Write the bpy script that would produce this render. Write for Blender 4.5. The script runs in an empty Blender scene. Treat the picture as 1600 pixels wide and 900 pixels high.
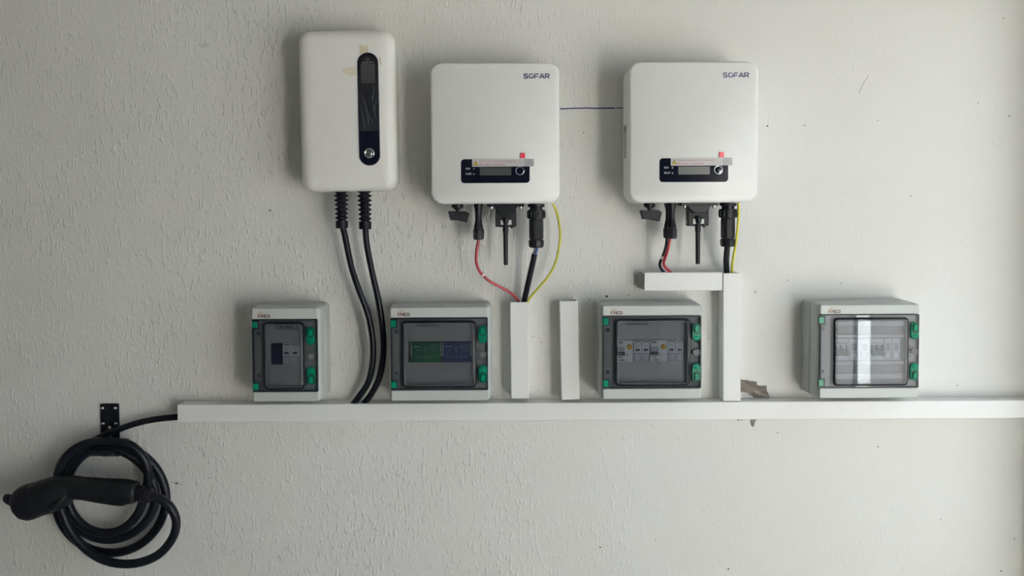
import bpy, bmesh, math, random
from mathutils import Vector, Matrix

random.seed(7)
SC = bpy.context.scene
COL = SC.collection
R = math.radians

# ------------------------------------------------------------------ camera
F = 1400.0            # focal length in pixels of the 1600x900 frame
D = 1.94              # distance of the lens from the wall
ZC = 1.50             # height of the lens above the floor
PITCH, ROLL = R(2.2), R(0.31)
CXP, CYP = 785.0, 389.0      # principal point (the photo is an off-centre crop)
fw = Vector((0, math.cos(PITCH), -math.sin(PITCH)))
up0 = Vector((0, math.sin(PITCH), math.cos(PITCH)))
rt0 = Vector((1, 0, 0))
rt = rt0 * math.cos(ROLL) - up0 * math.sin(ROLL)
up = up0 * math.cos(ROLL) + rt0 * math.sin(ROLL)
EYE = Vector((0, -D, ZC))
cam_d = bpy.data.cameras.new('camera')
cam = bpy.data.objects.new('camera', cam_d)
COL.objects.link(cam)
cam_d.sensor_width = 36.0
cam_d.lens = F / 1600.0 * 36.0
cam_d.shift_x = (800.0 - CXP) / 1600.0
cam_d.shift_y = (CYP - 450.0) / 1600.0
cam_d.clip_start = 0.01
m = Matrix((rt, up, -fw)).transposed().to_4x4()
m.translation = EYE
cam.matrix_world = m
SC.camera = cam

# ------------------------------------------------------------------ light
SKY = 1.35
SUN = 245.0
BOUNCE_H = 1.65
SUN_AZ, SUN_EL = R(0), R(38)
world = bpy.data.worlds.new('sky')
SC.world = world
world.use_nodes = True
bg = world.node_tree.nodes['Background']
bg.inputs['Color'].default_value = (0.74, 0.88, 1.0, 1)
bg.inputs['Strength'].default_value = SKY
sun_d = bpy.data.lights.new('sun', 'SUN')
sun_d.energy = SUN
sun_d.angle = R(0.6)
sun_d.color = (1.0, 0.97, 0.92)
sun = bpy.data.objects.new('sun', sun_d)
COL.objects.link(sun)
sun.location = (3, 6, 6)
# the sun stands behind the wall of the photograph; it lights the drive outside the opening beyond the shade of an added unseen wall
sun.rotation_euler = Vector((-math.sin(SUN_AZ) * math.cos(SUN_EL), -math.cos(SUN_AZ) * math.cos(SUN_EL), -math.sin(SUN_EL))).to_track_quat('-Z', 'Y').to_euler()
# portal in the garage opening (only guides sampling of the sky)
RX = 1.152           # inner face of the right-hand wall
OPEN0, OPEN1, OPENZ = -0.115, -3.2, 2.05
por_d = bpy.data.lights.new('opening_portal', 'AREA')
por_d.shape = 'RECTANGLE'
por_d.size = OPENZ
por_d.size_y = OPEN0 - OPEN1
por = bpy.data.objects.new('opening_portal', por_d)
COL.objects.link(por)
por.location = (RX + 0.06, (OPEN0 + OPEN1) / 2, OPENZ / 2)
por.rotation_euler = Matrix(((0, 0, 1), (0, 1, 0), (-1, 0, 0))).to_euler()
por_d.cycles.is_portal = True

SC.view_settings.view_transform = 'Standard'
SC.view_settings.look = 'None'
SC.view_settings.gamma = 1.0
SC.view_settings.use_curve_mapping = False
SC.view_settings.exposure = 0.16
SC.cycles.use_denoising = True
SC.cycles.max_bounces = 10
SC.cycles.diffuse_bounces = 5
SC.cycles.transparent_max_bounces = 24
SC.cycles.caustics_reflective = False
SC.cycles.caustics_refractive = False


def P(px, py, d=0.0):
    """point at distance d in front of the wall that the photo shows at (px, py)"""
    v = fw + rt * ((px - CXP) / F) + up * ((CYP - py) / F)
    return EYE + v * ((D - d) / v.y)


def S(d):
    return (D - d) / F


# ------------------------------------------------------------------ materials
def lin(c):
    return tuple(((x / 255.0) / 12.92 if x <= 10 else ((x / 255.0 + 0.055) / 1.055) ** 2.4) for x in c)


def mat(name, col, rough=0.5, metal=0.0, var=0.06, scale=30.0, bump=0.0, bscale=300.0, spec=0.5, coat=0.0):
    m_ = bpy.data.materials.new(name)
    m_.use_nodes = True
    nt = m_.node_tree
    b = nt.nodes['Principled BSDF']
    b.inputs['Roughness'].default_value = rough
    b.inputs['Metallic'].default_value = metal
    b.inputs['Specular IOR Level'].default_value = spec
    b.inputs['Coat Weight'].default_value = coat
    tc = nt.nodes.new('ShaderNodeTexCoord')
    nz = nt.nodes.new('ShaderNodeTexNoise')
    nz.inputs['Scale'].default_value = scale
    nz.inputs['Detail'].default_value = 4
    nt.links.new(tc.outputs['Object'], nz.inputs['Vector'])
    rp = nt.nodes.new('ShaderNodeValToRGB')
    rp.color_ramp.elements[0].position = 0.3
    rp.color_ramp.elements[1].position = 0.7
    rp.color_ramp.elements[0].color = (*[c * (1 - var) for c in col], 1)
    rp.color_ramp.elements[1].color = (*[min(1, c * (1 + var)) for c in col], 1)
    nt.links.new(nz.outputs['Fac'], rp.inputs['Fac'])
    nt.links.new(rp.outputs['Color'], b.inputs['Base Color'])
    if bump:
        n2 = nt.nodes.new('ShaderNodeTexNoise')
        n2.inputs['Scale'].default_value = bscale
        nt.links.new(tc.outputs['Object'], n2.inputs['Vector'])
        bp = nt.nodes.new('ShaderNodeBump')
        bp.inputs['Strength'].default_value = bump
        bp.inputs['Distance'].default_value = 0.001
        nt.links.new(n2.outputs['Fac'], bp.inputs['Height'])
        nt.links.new(bp.outputs['Normal'], b.inputs['Normal'])
    return m_


def clear_mat(name, tint, rough=0.05, ior=1.45, bump=0.0, bscale=(40, 40, 40), refl=1.0):
    """tinted clear plastic sheet: straight-through transparency plus a Fresnel gloss"""
    m_ = bpy.data.materials.new(name)
    m_.use_nodes = True
    nt = m_.node_tree
    nt.nodes.clear()
    out = nt.nodes.new('ShaderNodeOutputMaterial')
    tr = nt.nodes.new('ShaderNodeBsdfTransparent')
    tr.inputs['Color'].default_value = (*tint, 1)
    gl = nt.nodes.new('ShaderNodeBsdfGlossy')
    gl.inputs['Roughness'].default_value = rough
    gl.inputs['Color'].default_value = (refl, refl, refl, 1)
    fr = nt.nodes.new('ShaderNodeFresnel')
    fr.inputs['IOR'].default_value = ior
    mx = nt.nodes.new('ShaderNodeMixShader')
    nt.links.new(fr.outputs[0], mx.inputs[0])
    nt.links.new(tr.outputs[0], mx.inputs[1])
    nt.links.new(gl.outputs[0], mx.inputs[2])
    nt.links.new(mx.outputs[0], out.inputs['Surface'])
    if bump:
        tc = nt.nodes.new('ShaderNodeTexCoord')
        mp = nt.nodes.new('ShaderNodeMapping')
        mp.inputs['Scale'].default_value = bscale
        nz = nt.nodes.new('ShaderNodeTexNoise')
        nz.inputs['Scale'].default_value = 1.0
        nz.inputs['Detail'].default_value = 3
        bp = nt.nodes.new('ShaderNodeBump')
        bp.inputs['Strength'].default_value = bump
        bp.inputs['Distance'].default_value = 0.004
        nt.links.new(tc.outputs['Object'], mp.inputs['Vector'])
        nt.links.new(mp.outputs[0], nz.inputs['Vector'])
        nt.links.new(nz.outputs['Fac'], bp.inputs['Height'])
        nt.links.new(bp.outputs[0], gl.inputs['Normal'])
    return m_


def wall_material():
    m_ = bpy.data.materials.new('painted_plaster')
    m_.use_nodes = True
    nt = m_.node_tree
    N, L = nt.nodes.new, nt.links.new
    b = nt.nodes['Principled BSDF']
    b.inputs['Roughness'].default_value = 0.62
    b.inputs['Specular IOR Level'].default_value = 0.25
    tc = N('ShaderNodeTexCoord')

    def noise(scale, rot, detail=3, rough=0.5, base=1.0):
        mp = N('ShaderNodeMapping')
        mp.inputs['Scale'].default_value = scale
        mp.inputs['Rotation'].default_value = (0, rot, 0)
        nz = N('ShaderNodeTexNoise')
        nz.inputs['Scale'].default_value = base
        nz.inputs['Detail'].default_value = detail
        nz.inputs['Roughness'].default_value = rough
        L(tc.outputs['Object'], mp.inputs['Vector'])
        L(mp.outputs[0], nz.inputs['Vector'])
        return nz.outputs['Fac']

    def ramp(src, p0, p1, v0=0.0, v1=1.0):
        r_ = N('ShaderNodeMapRange')
        r_.interpolation_type = 'SMOOTHSTEP'
        r_.inputs['From Min'].default_value = p0
        r_.inputs['From Max'].default_value = p1
        r_.inputs['To Min'].default_value = v0
        r_.inputs['To Max'].default_value = v1
        L(src, r_.inputs['Value'])
        return r_.outputs[0]

    def op(a, b_, o):
        x = N('ShaderNodeMath')
        x.operation = o
        for i, s in enumerate((a, b_)):
            if isinstance(s, (int, float)):
                x.inputs[i].default_value = s
            else:
                L(s, x.inputs[i])
        return x.outputs[0]

    # colour: off-white paint with faint warm and grey blotches
    blot = noise((2.2, 2.2, 2.2), 0, 5, 0.6)
    rp = N('ShaderNodeValToRGB')
    rp.color_ramp.elements[0].position = 0.35
    rp.color_ramp.elements[1].position = 0.68
    rp.color_ramp.elements[0].color = (0.745, 0.735, 0.690, 1)
    rp.color_ramp.elements[1].color = (0.785, 0.785, 0.760, 1)
    L(blot, rp.inputs['Fac'])
    # tiny dark pits scattered in the paint
    pits = N('ShaderNodeTexVoronoi')
    pits.inputs['Scale'].default_value = 34
    pits.inputs['Randomness'].default_value = 1.0
    L(tc.outputs['Object'], pits.inputs['Vector'])
    pitmask = op(ramp(pits.outputs['Distance'], 0.028, 0.050, 1, 0), ramp(noise((6, 6, 6), 0, 2), 0.56, 0.64), 'MULTIPLY')
    mx = N('ShaderNodeMix')
    mx.data_type = 'RGBA'
    L(op(pitmask, 0.55, 'MULTIPLY'), mx.inputs[0])
    L(rp.outputs['Color'], mx.inputs[6])
    mx.inputs[7].default_value = (0.30, 0.27, 0.24, 1)
    L(mx.outputs[2], b.inputs['Base Color'])
    # relief: sparse near-vertical trowel ridges, fine roller stipple, slow waves
    r1 = ramp(noise((150, 150, 42), R(14), 2, 0.45), 0.57, 0.68)
    r2 = ramp(noise((105, 105, 36), R(-9), 2, 0.5), 0.60, 0.70)
    st = noise((170, 170, 120), 0, 3, 0.6)
    sparse = ramp(noise((5, 5, 5), 0, 3), 0.38, 0.62, 0.35, 1.0)
    h = op(op(r1, r2, 'MAXIMUM'), sparse, 'MULTIPLY')
    h = op(op(h, 1.0, 'MULTIPLY'), op(st, 0.7, 'MULTIPLY'), 'ADD')
    h = op(h, op(noise((18, 18, 12), 0, 2), 0.9, 'MULTIPLY'), 'ADD')
    h = op(h, op(pitmask, -1.5, 'MULTIPLY'), 'ADD')
    # the plaster is smoother towards the right-hand corner
    sx = N('ShaderNodeSeparateXYZ')
    L(tc.outputs['Object'], sx.inputs[0])
    fade = ramp(sx.outputs['X'], -0.3, 0.65, 1.0, 0.22)
    bp = N('ShaderNodeBump')
    bp.inputs['Distance'].default_value = 0.00125
    L(op(fade, 1.0, 'MULTIPLY'), bp.inputs['Strength'])
    L(h, bp.inputs['Height'])
    L(bp.outputs[0], b.inputs['Normal'])
    return m_


def wire_material():
    """earth wire: yellow sheath with a green stripe that winds slowly round it"""
    m_ = mat('earth_wire', lin((196, 190, 60)), 0.4)
    nt = m_.node_tree
    b = nt.nodes['Principled BSDF']
    uv = nt.nodes.new('ShaderNodeTexCoord')
    sx = nt.nodes.new('ShaderNodeSeparateXYZ')
    nt.links.new(uv.outputs['UV'], sx.inputs[0])
    r_ = nt.nodes.new('ShaderNodeMath')
    r_.operation = 'COMPARE'
    r_.inputs[1].default_value = 0.60
    r_.inputs[2].default_value = 0.13
    nt.links.new(sx.outputs['X'], r_.inputs[0])
    mx = nt.nodes.new('ShaderNodeMix')
    mx.data_type = 'RGBA'
    nt.links.new(r_.outputs[0], mx.inputs[0])
    src = b.inputs['Base Color'].links[0].from_socket
    nt.links.new(src, mx.inputs[6])
    mx.inputs[7].default_value = (0.03, 0.09, 0.02, 1)
    nt.links.new(mx.outputs[2], b.inputs['Base Color'])
    return m_


M = {}
M['wall'] = wall_material()
M['side_wall'] = mat('side_wall_paint', (0.70, 0.69, 0.66), 0.8)
M['ceiling'] = mat('ceiling_paint', (0.42, 0.41, 0.39), 0.85)
M['floor'] = mat('floor_concrete', (0.36, 0.355, 0.34), 0.8, var=0.15, scale=4)
M['drive'] = mat('drive_asphalt', (0.055, 0.055, 0.055), 0.9, var=0.1, scale=3)
M['post'] = mat('grey_post_paint', (0.27, 0.29, 0.30), 0.5)
M['bounce'] = mat('white_bounce_wall', (0.86, 0.85, 0.82), 0.7)
M['charger'] = mat('charger_white', (0.90, 0.89, 0.84), 0.33, var=0.01, bump=0.04, bscale=900)
M['charger_back'] = mat('charger_back_shell', (0.60, 0.60, 0.57), 0.45, var=0.02)
M['inv'] = mat('inverter_white', (0.88, 0.88, 0.85), 0.36, var=0.01, bump=0.05, bscale=1200)
M['inv_back'] = mat('inverter_rear_alloy', (0.52, 0.53, 0.53), 0.45, 0.2, var=0.03)
M['trunk'] = mat('trunking_white_pvc', (0.85, 0.85, 0.83), 0.42, var=0.012, scale=9)
M['box_base'] = mat('enclosure_base_grey', (0.42, 0.445, 0.43), 0.45, var=0.015, spec=0.3)
M['box'] = mat('enclosure_cover_grey', (0.45, 0.48, 0.46), 0.42, var=0.012, spec=0.3)
M['inner'] = mat('enclosure_inner_panel', (0.50, 0.505, 0.50), 0.45, var=0.02)
M['inner_dark'] = mat('enclosure_inner_recess', (0.27, 0.275, 0.275), 0.45, var=0.02)
M['inner2'] = mat('enclosure_inner_ledge', (0.64, 0.64, 0.63), 0.45, var=0.02)
M['smoke'] = clear_mat('smoked_polycarbonate', (0.745, 0.76, 0.785), 0.004, 1.40)
M['edge_dark'] = mat('door_edge_dark', (0.010, 0.012, 0.019), 0.35, spec=0.12)
M['door_line'] = mat('door_window_bevel', (0.09, 0.095, 0.11), 0.4, spec=0.15)
M['green'] = mat('latch_green', (0.0015, 0.135, 0.075), 0.22, var=0.04, spec=0.12)
M['green_dark'] = mat('latch_green_shade', (0.001, 0.050, 0.030), 0.3, spec=0.12)  # darker copy of the latch green, recess shade put into the colour
M['disc'] = mat('door_disc_grey', (0.085, 0.09, 0.095), 0.5, spec=0.2)
M['black'] = mat('black_plastic', (0.006, 0.0075, 0.010), 0.38, spec=0.16, var=0.1)
M['black2'] = mat('black_satin_plastic', (0.010, 0.0118, 0.0135), 0.5, spec=0.16, var=0.1, bump=0.1, bscale=1500)
M['cable'] = mat('black_cable_sheath', (0.0045, 0.0058, 0.0095), 0.36, spec=0.16, var=0.1)
M['gun'] = mat('charging_plug_black', (0.006, 0.0073, 0.0088), 0.45, spec=0.16, var=0.12, bump=0.06, bscale=1800)
M['rubber'] = mat('black_rubber', (0.004, 0.0048, 0.009), 0.5, spec=0.16, var=0.1)
M['panel'] = mat('panel_gloss_black', (0.002, 0.003, 0.009), 0.12, var=0.1, spec=0.25)
M['lcd'] = mat('lcd_grey_green', (0.030, 0.038, 0.036), 0.25, var=0.05)
M['screen'] = mat('charger_screen_grey', (0.055, 0.057, 0.055), 0.22, var=0.08)
M['chrome'] = mat('chrome', (0.72, 0.72, 0.72), 0.15, 1.0, var=0.02)
M['steel'] = mat('zinc_screw', (0.70, 0.70, 0.69), 0.25, 1.0, var=0.03)
M['dome'] = mat('button_dome', (0.06, 0.06, 0.06), 0.12)
M['rim'] = mat('panel_rim', (0.16, 0.165, 0.17), 0.3)
M['film'] = clear_mat('wrinkled_film', (0.93, 0.93, 0.94), 0.18, 1.42, bump=1.0, bscale=(330, 330, 70))
M['crease_glint'] = mat('film_crease_glint', (0.055, 0.06, 0.065), 0.25, var=0.2, scale=200)  # pale glint along the film creases, painted in as grey
M['tape'] = mat('old_tape', (0.66, 0.60, 0.44), 0.5, var=0.12, scale=80)
M['tape2'] = mat('tape_residue', (0.74, 0.68, 0.53), 0.5, var=0.10, scale=90)
M['logo_blue'] = mat('logo_navy', (0.006, 0.014, 0.075), 0.4)
M['pale'] = mat('panel_print_grey', (0.36, 0.38, 0.40), 0.5)
M['sticker'] = mat('film_sticker', (0.46, 0.45, 0.45), 0.25, var=0.03)
M['sticker_end'] = mat('film_sticker_end', (0.30, 0.31, 0.32), 0.2, var=0.12, scale=120)
M['print_red'] = mat('print_dull_red', (0.28, 0.10, 0.12), 0.5)
M['tab'] = mat('red_pull_tab', (0.48, 0.012, 0.045), 0.35)
M['warn'] = mat('warning_yellow', (0.50, 0.38, 0.03), 0.4)
M['dark_print'] = mat('dark_print', (0.02, 0.02, 0.022), 0.5)
M['brown_print'] = mat('logo_dark_brown', (0.055, 0.022, 0.014), 0.5)
M['red_print'] = mat('logo_red_brown', (0.23, 0.055, 0.03), 0.5)
M['ray_print'] = mat('logo_orange', (0.30, 0.17, 0.07), 0.5)
M['white_label'] = mat('white_label', (0.62, 0.62, 0.60), 0.4)
M['grey_label'] = mat('grey_rating_label', (0.50, 0.51, 0.52), 0.45, var=0.1)
M['red_wire'] = mat('red_wire', (0.25, 0.012, 0.022), 0.35)
M['earth'] = wire_material()
M['blue_wire'] = mat('blue_core', (0.05, 0.08, 0.22), 0.4)
M['grey_wire'] = mat('grey_core', (0.12, 0.12, 0.13), 0.4)
M['tie'] = mat('clear_cable_tie', (0.68, 0.60, 0.57), 0.3)
M['marker'] = mat('blue_marker_ink', (0.010, 0.018, 0.085), 0.6, var=0.3, scale=150)
M['mortar'] = mat('bare_mortar', (0.150, 0.134, 0.118), 0.95, var=0.35, scale=70, bump=0.8, bscale=260)
M['hole'] = mat('hole_dark', (0.02, 0.022, 0.028), 0.8)
M['speck'] = mat('wall_speck', (0.12, 0.10, 0.085), 0.8, var=0.4, scale=40)
M['dev_grey'] = mat('breaker_light_grey', (0.78, 0.80, 0.82), 0.45, var=0.02)
M['dev_mid'] = mat('breaker_plug_grey', (0.62, 0.64, 0.66), 0.45, var=0.02)
M['dev_line'] = mat('breaker_seam', (0.09, 0.095, 0.10), 0.5)
M['toggle'] = mat('breaker_toggle_grey', (0.10, 0.12, 0.14), 0.35)
M['toggle_teal'] = mat('breaker_toggle_teal', (0.006, 0.115, 0.092), 0.45)
M['test_yellow'] = mat('test_button_yellow', (0.78, 0.44, 0.03), 0.35)
M['dev_green'] = mat('module_green', (0.006, 0.115, 0.05), 0.4, var=0.1)
M['dev_blue'] = mat('module_blue', (0.022, 0.032, 0.115), 0.4, var=0.1)
M['dev_navy'] = mat('blank_navy', (0.006, 0.010, 0.045), 0.4)
M['print_pale'] = mat('module_print', (0.30, 0.40, 0.38), 0.5)


# ------------------------------------------------------------------ mesh tools
class MB:
    def __init__(self):
        self.v, self.f, self.uv = [], [], {}

    def add(self, vs, fs):
        o = len(self.v)
        self.v += [tuple(p) for p in vs]
        self.f += [[i + o for i in q] for q in fs]
        return o

    def box(self, x0, x1, y0, y1, z0, z1):
        vs = [(x, y, z) for x in (x0, x1) for y in (y0, y1) for z in (z0, z1)]
        self.add(vs, [(0, 1, 3, 2), (4, 6, 7, 5), (0, 4, 5, 1), (2, 3, 7, 6), (0, 2, 6, 4), (1, 5, 7, 3)])
        return self

    def loft(self, rings, cap0=True, cap1=True, closed=True):
        n = len(rings[0])
        o = len(self.v)
        for r_ in rings:
            self.v += [tuple(p) for p in r_]
        for i in range(len(rings) - 1):
            for j in range(n if closed else n - 1):
                k = (j + 1) % n
                self.f.append([o + i * n + j, o + i * n + k, o + (i + 1) * n + k, o + (i + 1) * n + j])
        if cap0:
            self.f.append([o + j for j in range(n)][::-1])
        if cap1:
            self.f.append([o + (len(rings) - 1) * n + j for j in range(n)])
        return self

    def slab(self, hw, hh, r, prof, cx=0, cz=0, n=6, cap0=True, cap1=True):
        """stack of rounded rectangles; prof = [(inset, distance from wall)]"""
        rings = []
        for ins, d in prof:
            rings.append(rrect(hw - ins, hh - ins, max(r - ins, 0.0006), -d, cx, cz, n))
        return self.loft(rings, cap0, cap1)

    def prism(self, poly, d0, d1, bevel=0.0):
        c = (sum(p[0] for p in poly) / len(poly), sum(p[1] for p in poly) / len(poly))
        rings = [[(x, -d0, z) for x, z in poly]]
        if bevel:
            rings.append([(x, -(d1 - bevel), z) for x, z in poly])
            k = []
            for x, z in poly:
                l = math.hypot(x - c[0], z - c[1]) or 1
                k.append((x - (x - c[0]) / l * bevel, -d1, z - (z - c[1]) / l * bevel))
            rings.append(k)
        else:
            rings.append([(x, -d1, z) for x, z in poly])
        return self.loft(rings)

    def lathe_z(self, prof, cx, cy, n=20, sx=1.0, sy=1.0, dx=0.0):
        rings = []
        z0 = prof[0][1]
        for r_, z in prof:
            t = (z - z0)
            rings.append([(cx + dx * t + sx * r_ * math.cos(2 * math.pi * i / n), cy + sy * r_ * math.sin(2 * math.pi * i / n), z) for i in range(n)])
        return self.loft(rings)

    def lathe_y(self, prof, cx, cz, n=20):
        rings = [[(cx + r_ * math.cos(2 * math.pi * i / n), -d, cz + r_ * math.sin(2 * math.pi * i / n)) for i in range(n)] for r_, d in prof]
        return self.loft(rings)

    def tube(self, pts, rad, n=12, res=6, spline=True, caps=True):
        if spline:
            pts, rad = smooth(pts, rad, res)
        elif not isinstance(rad, (list, tuple)):
            rad = [rad] * len(pts)
        pts = [Vector(p) for p in pts]
        rings, nrm = [], None
        for i, p in enumerate(pts):
            t = (pts[min(i + 1, len(pts) - 1)] - pts[max(i - 1, 0)]).normalized()
            if nrm is None:
                a = Vector((0, -1, 0)) if abs(t.y) < 0.8 else Vector((1, 0, 0))
                nrm = (a - t * a.dot(t)).normalized()
            else:
                nrm = (nrm - t * nrm.dot(t)).normalized()
            b = t.cross(nrm)
            rings.append([tuple(p + (nrm * math.cos(2 * math.pi * j / n) + b * math.sin(2 * math.pi * j / n)) * rad[i]) for j in range(n)])
        o = len(self.v)
        self.loft(rings, caps, caps)
        for i in range(len(rings)):
            for j in range(n):
                self.uv[o + i * n + j] = (j / n, i / len(rings))
        return self

    def ribbon(self, pts, w, d0, d1):
        """flat stroke of width w through 2-D points with mitred corners"""
        n = len(pts)
        lft, rgt = [], []
        for i in range(n):
            a = Vector(pts[max(i - 1, 0)])
            b = Vector(pts[i])
            c = Vector(pts[min(i + 1, n - 1)])
            t1 = (b - a).normalized() if i else (c - b).normalized()
            t2 = (c - b).normalized() if i < n - 1 else t1
            n1, n2 = Vector((-t1.y, t1.x)), Vector((-t2.y, t2.x))
            k = (n1 + n2)
            k = k.normalized() if k.length > 1e-6 else n1
            s_ = w / 2 / max(0.5, k.dot(n1))
            lft.append(b + k * s_)
            rgt.append(b - k * s_)
        for i in range(n - 1):
            q = [lft[i], lft[i + 1], rgt[i + 1], rgt[i]]
            self.loft([[(p.x, -d0, p.y) for p in q], [(p.x, -d1, p.y) for p in q]])
        return self

    def frame(self, hw, hh, r, t, d0, d1, cx=0, cz=0, n=6):
        rings = [rrect(hw, hh, r, -d0, cx, cz, n), rrect(hw, hh, r, -d1, cx, cz, n),
                 rrect(hw - t, hh - t, max(r - t, 0.0005), -d1, cx, cz, n), rrect(hw - t, hh - t, max(r - t, 0.0005), -d0, cx, cz, n)]
        rings.append(rings[0])
        return self.loft(rings, False, False)

    def build(self, name, material, parent=None, smooth_deg=40, off=None):
        if parent is not None and off is None:
            off = OFF.get(parent.name, (0, 0, 0))
        off = off or (0, 0, 0)
        me = bpy.data.meshes.new(name)
        me.from_pydata([(x - off[0], y - off[1], z - off[2]) for x, y, z in self.v], [], self.f)
        if self.uv:
            ul = me.uv_layers.new(name='UVMap')
            for lp in me.loops:
                ul.data[lp.index].uv = self.uv.get(lp.vertex_index, (0, 0))
        bm = bmesh.new()
        bm.from_mesh(me)
        bmesh.ops.remove_doubles(bm, verts=bm.verts, dist=1e-7)
        bmesh.ops.recalc_face_normals(bm, faces=bm.faces)
        bm.to_mesh(me)
        bm.free()
        me.polygons.foreach_set('use_smooth', [True] * len(me.polygons))
        me.set_sharp_from_angle(angle=R(smooth_deg))
        me.materials.append(M[material])
        o = bpy.data.objects.new(name, me)
        COL.objects.link(o)
        if parent is not None:
            o.parent = parent
            OFF[o.name] = off
        return o


OFF = {}


def rrect(hw, hh, r, y, cx=0, cz=0, n=6):
    pts = []
    for qx, qz, a0 in ((1, 1, 0), (-1, 1, 90), (-1, -1, 180), (1, -1, 270)):
        for i in range(n + 1):
            a = R(a0 + 90 * i / n)
            pts.append((cx + qx * (hw - r) + r * math.cos(a), y, cz + qz * (hh - r) + r * math.sin(a)))
    return pts


def smooth(pts, rad, res):
    pts = [Vector(p) for p in pts]
    n = len(pts)
    if not isinstance(rad, (list, tuple)):
        rad = [rad] * n
    out, ro = [], []
    for i in range(n - 1):
        p0, p1, p2, p3 = pts[max(i - 1, 0)], pts[i], pts[i + 1], pts[min(i + 2, n - 1)]
        for k in range(res):
            t = k / res
            out.append(0.5 * ((2 * p1) + (p2 - p0) * t + (2 * p0 - 5 * p1 + 4 * p2 - p3) * t * t + (3 * p1 - p0 - 3 * p2 + p3) * t ** 3))
            ro.append(rad[i] * (1 - t) + rad[i + 1] * t)
    out.append(pts[-1])
    ro.append(rad[-1])
    return out, ro


def tag(o, label=None, cat=None, group=None, kind=None):
    for k, v in (('label', label), ('category', cat), ('group', group), ('kind', kind)):
        if v:
            o[k] = v
    return o


def thing(name, label, cat, loc, roty=0.0, zb=0.0, group=None):
    """Empty at the base of a thing; parts are modelled round loc, the Empty sits zb above (below) it"""
    o = bpy.data.objects.new(name, None)
    COL.objects.link(o)
    o.empty_display_size = 0.05
    rot = Matrix.Rotation(roty, 3, 'Y')
    o.location = Vector(loc) + rot @ Vector((0, 0, zb))
    o.rotation_euler = (0, roty, 0)
    OFF[o.name] = (0, 0, zb)
    return tag(o, label, cat, group)


def text_part(name, s, material, parent, x, z, h, d, width=None, thick=0.0003, align='LEFT', bold=0.0):
    cu = bpy.data.curves.new('txt', 'FONT')
    cu.body = s
    cu.size = 1.0
    cu.extrude = 0.0
    cu.offset = bold
    cu.resolution_u = 2
    ob = bpy.data.objects.new('txt', cu)
    me = bpy.data.meshes.new_from_object(ob)
    bpy.data.objects.remove(ob)
    xs = [v.co.x for v in me.vertices]
    ys = [v.co.y for v in me.vertices]
    w0, h0 = max(xs) - min(xs), max(ys) - min(ys)
    sy = h / h0
    sx = (width / w0) if width else sy
    if align == 'CENTER':
        x -= w0 * sx / 2
    mb = MB()
    mb.add([(x + (v.co.x - min(xs)) * sx, -d, z + (v.co.y - min(ys)) * sy) for v in me.vertices], [list(p.vertices) for p in me.polygons])
    bpy.data.meshes.remove(me)
    bpy.data.curves.remove(cu)
    return mb.build(name, material, parent)


# ------------------------------------------------------------------ the room
def structure(name, mb, material):
    return tag(mb.build(name, material), kind='structure')


WALL = structure('wall_back', MB().box(-3.2, RX, 0, 0.15, 0, 2.6), 'wall')
structure('floor', MB().box(-3.2, RX + 0.12, -4.8, 0.15, -0.1, 0), 'floor')
structure('ceiling', MB().box(-3.2, RX + 0.12, -4.8, 0.15, 2.6, 2.7), 'ceiling')
structure('wall_left', MB().box(-3.3, -3.2, -4.8, 0.15, 0, 2.6), 'side_wall')
structure('wall_front', MB().box(-3.3, RX + 0.12, -4.9, -4.8, 0, 2.6), 'side_wall')
mb = MB()
mb.box(RX, RX + 0.12, OPEN0, 0.15, 0, 2.6)
mb.box(RX, RX + 0.12, OPEN1, OPEN0, OPENZ, 2.6)
mb.box(RX, RX + 0.12, -4.8, OPEN1, 0, 2.6)
structure('wall_right', mb, 'side_wall')
structure('driveway', MB().box(RX + 0.12, 12, -14, 10, -0.12, -0.02), 'drive')

structure('added_shade_wall', MB().box(RX + 0.12, 7, 0, 0.15, -0.02, 1.25), 'side_wall')  # added unseen wall that shades the near part of the drive
structure('added_bounce_wall', MB().box(RX + 0.14, 1.63, -3.12, -3.0, -0.02, BOUNCE_H), 'bounce')  # added unseen reflector wall, bounces sun through the opening onto the back wall

# marks on the wall (parts of the wall)
pts = [(875, 170), (884, 169.8), (897, 169.3), (913, 169.0), (915, 168.8), (930, 169.3), (950, 169.0), (961, 168.9)]
mb = MB()
mb.ribbon([(P(x, y).x, P(x, y).z) for x, y in pts], 0.0027, -0.0002, 0.0004)
mb.ribbon([(P(x, y).x, P(x, y).z) for x, y in [(962.5, 168.8), (985, 168.6)]], 0.0019, -0.0002, 0.0004)
tag(mb.build('marker_line', 'marker', WALL), 'blue marker line')


def lump(mb, poly, hgt, seed, d0=0.0):
    rnd = random.Random(seed)
    pts3 = [P(x, y) for x, y in poly]
    dense = []
    for i, p in enumerate(pts3):
        q = pts3[(i + 1) % len(pts3)]
        for k in range(3):
            t = k / 3
            dense.append(p.lerp(q, t) + Vector((rnd.uniform(-1, 1), 0, rnd.uniform(-1, 1))) * (0.0008 if k else 0.0))
    c = sum(dense, Vector()) / len(dense)
    rings = []
    for s_, hh in ((1.0, -0.001), (0.97, 0.25), (0.78, 0.7), (0.5, 0.95), (0.22, 1.0)):
        rings.append([(c.x + (p.x - c.x) * s_, -(d0 + hgt * hh * (rnd.uniform(0.55, 1.2) if hh > 0 else 1)), c.z + (p.z - c.z) * s_) for p in dense])
    mb.loft(rings)


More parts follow.
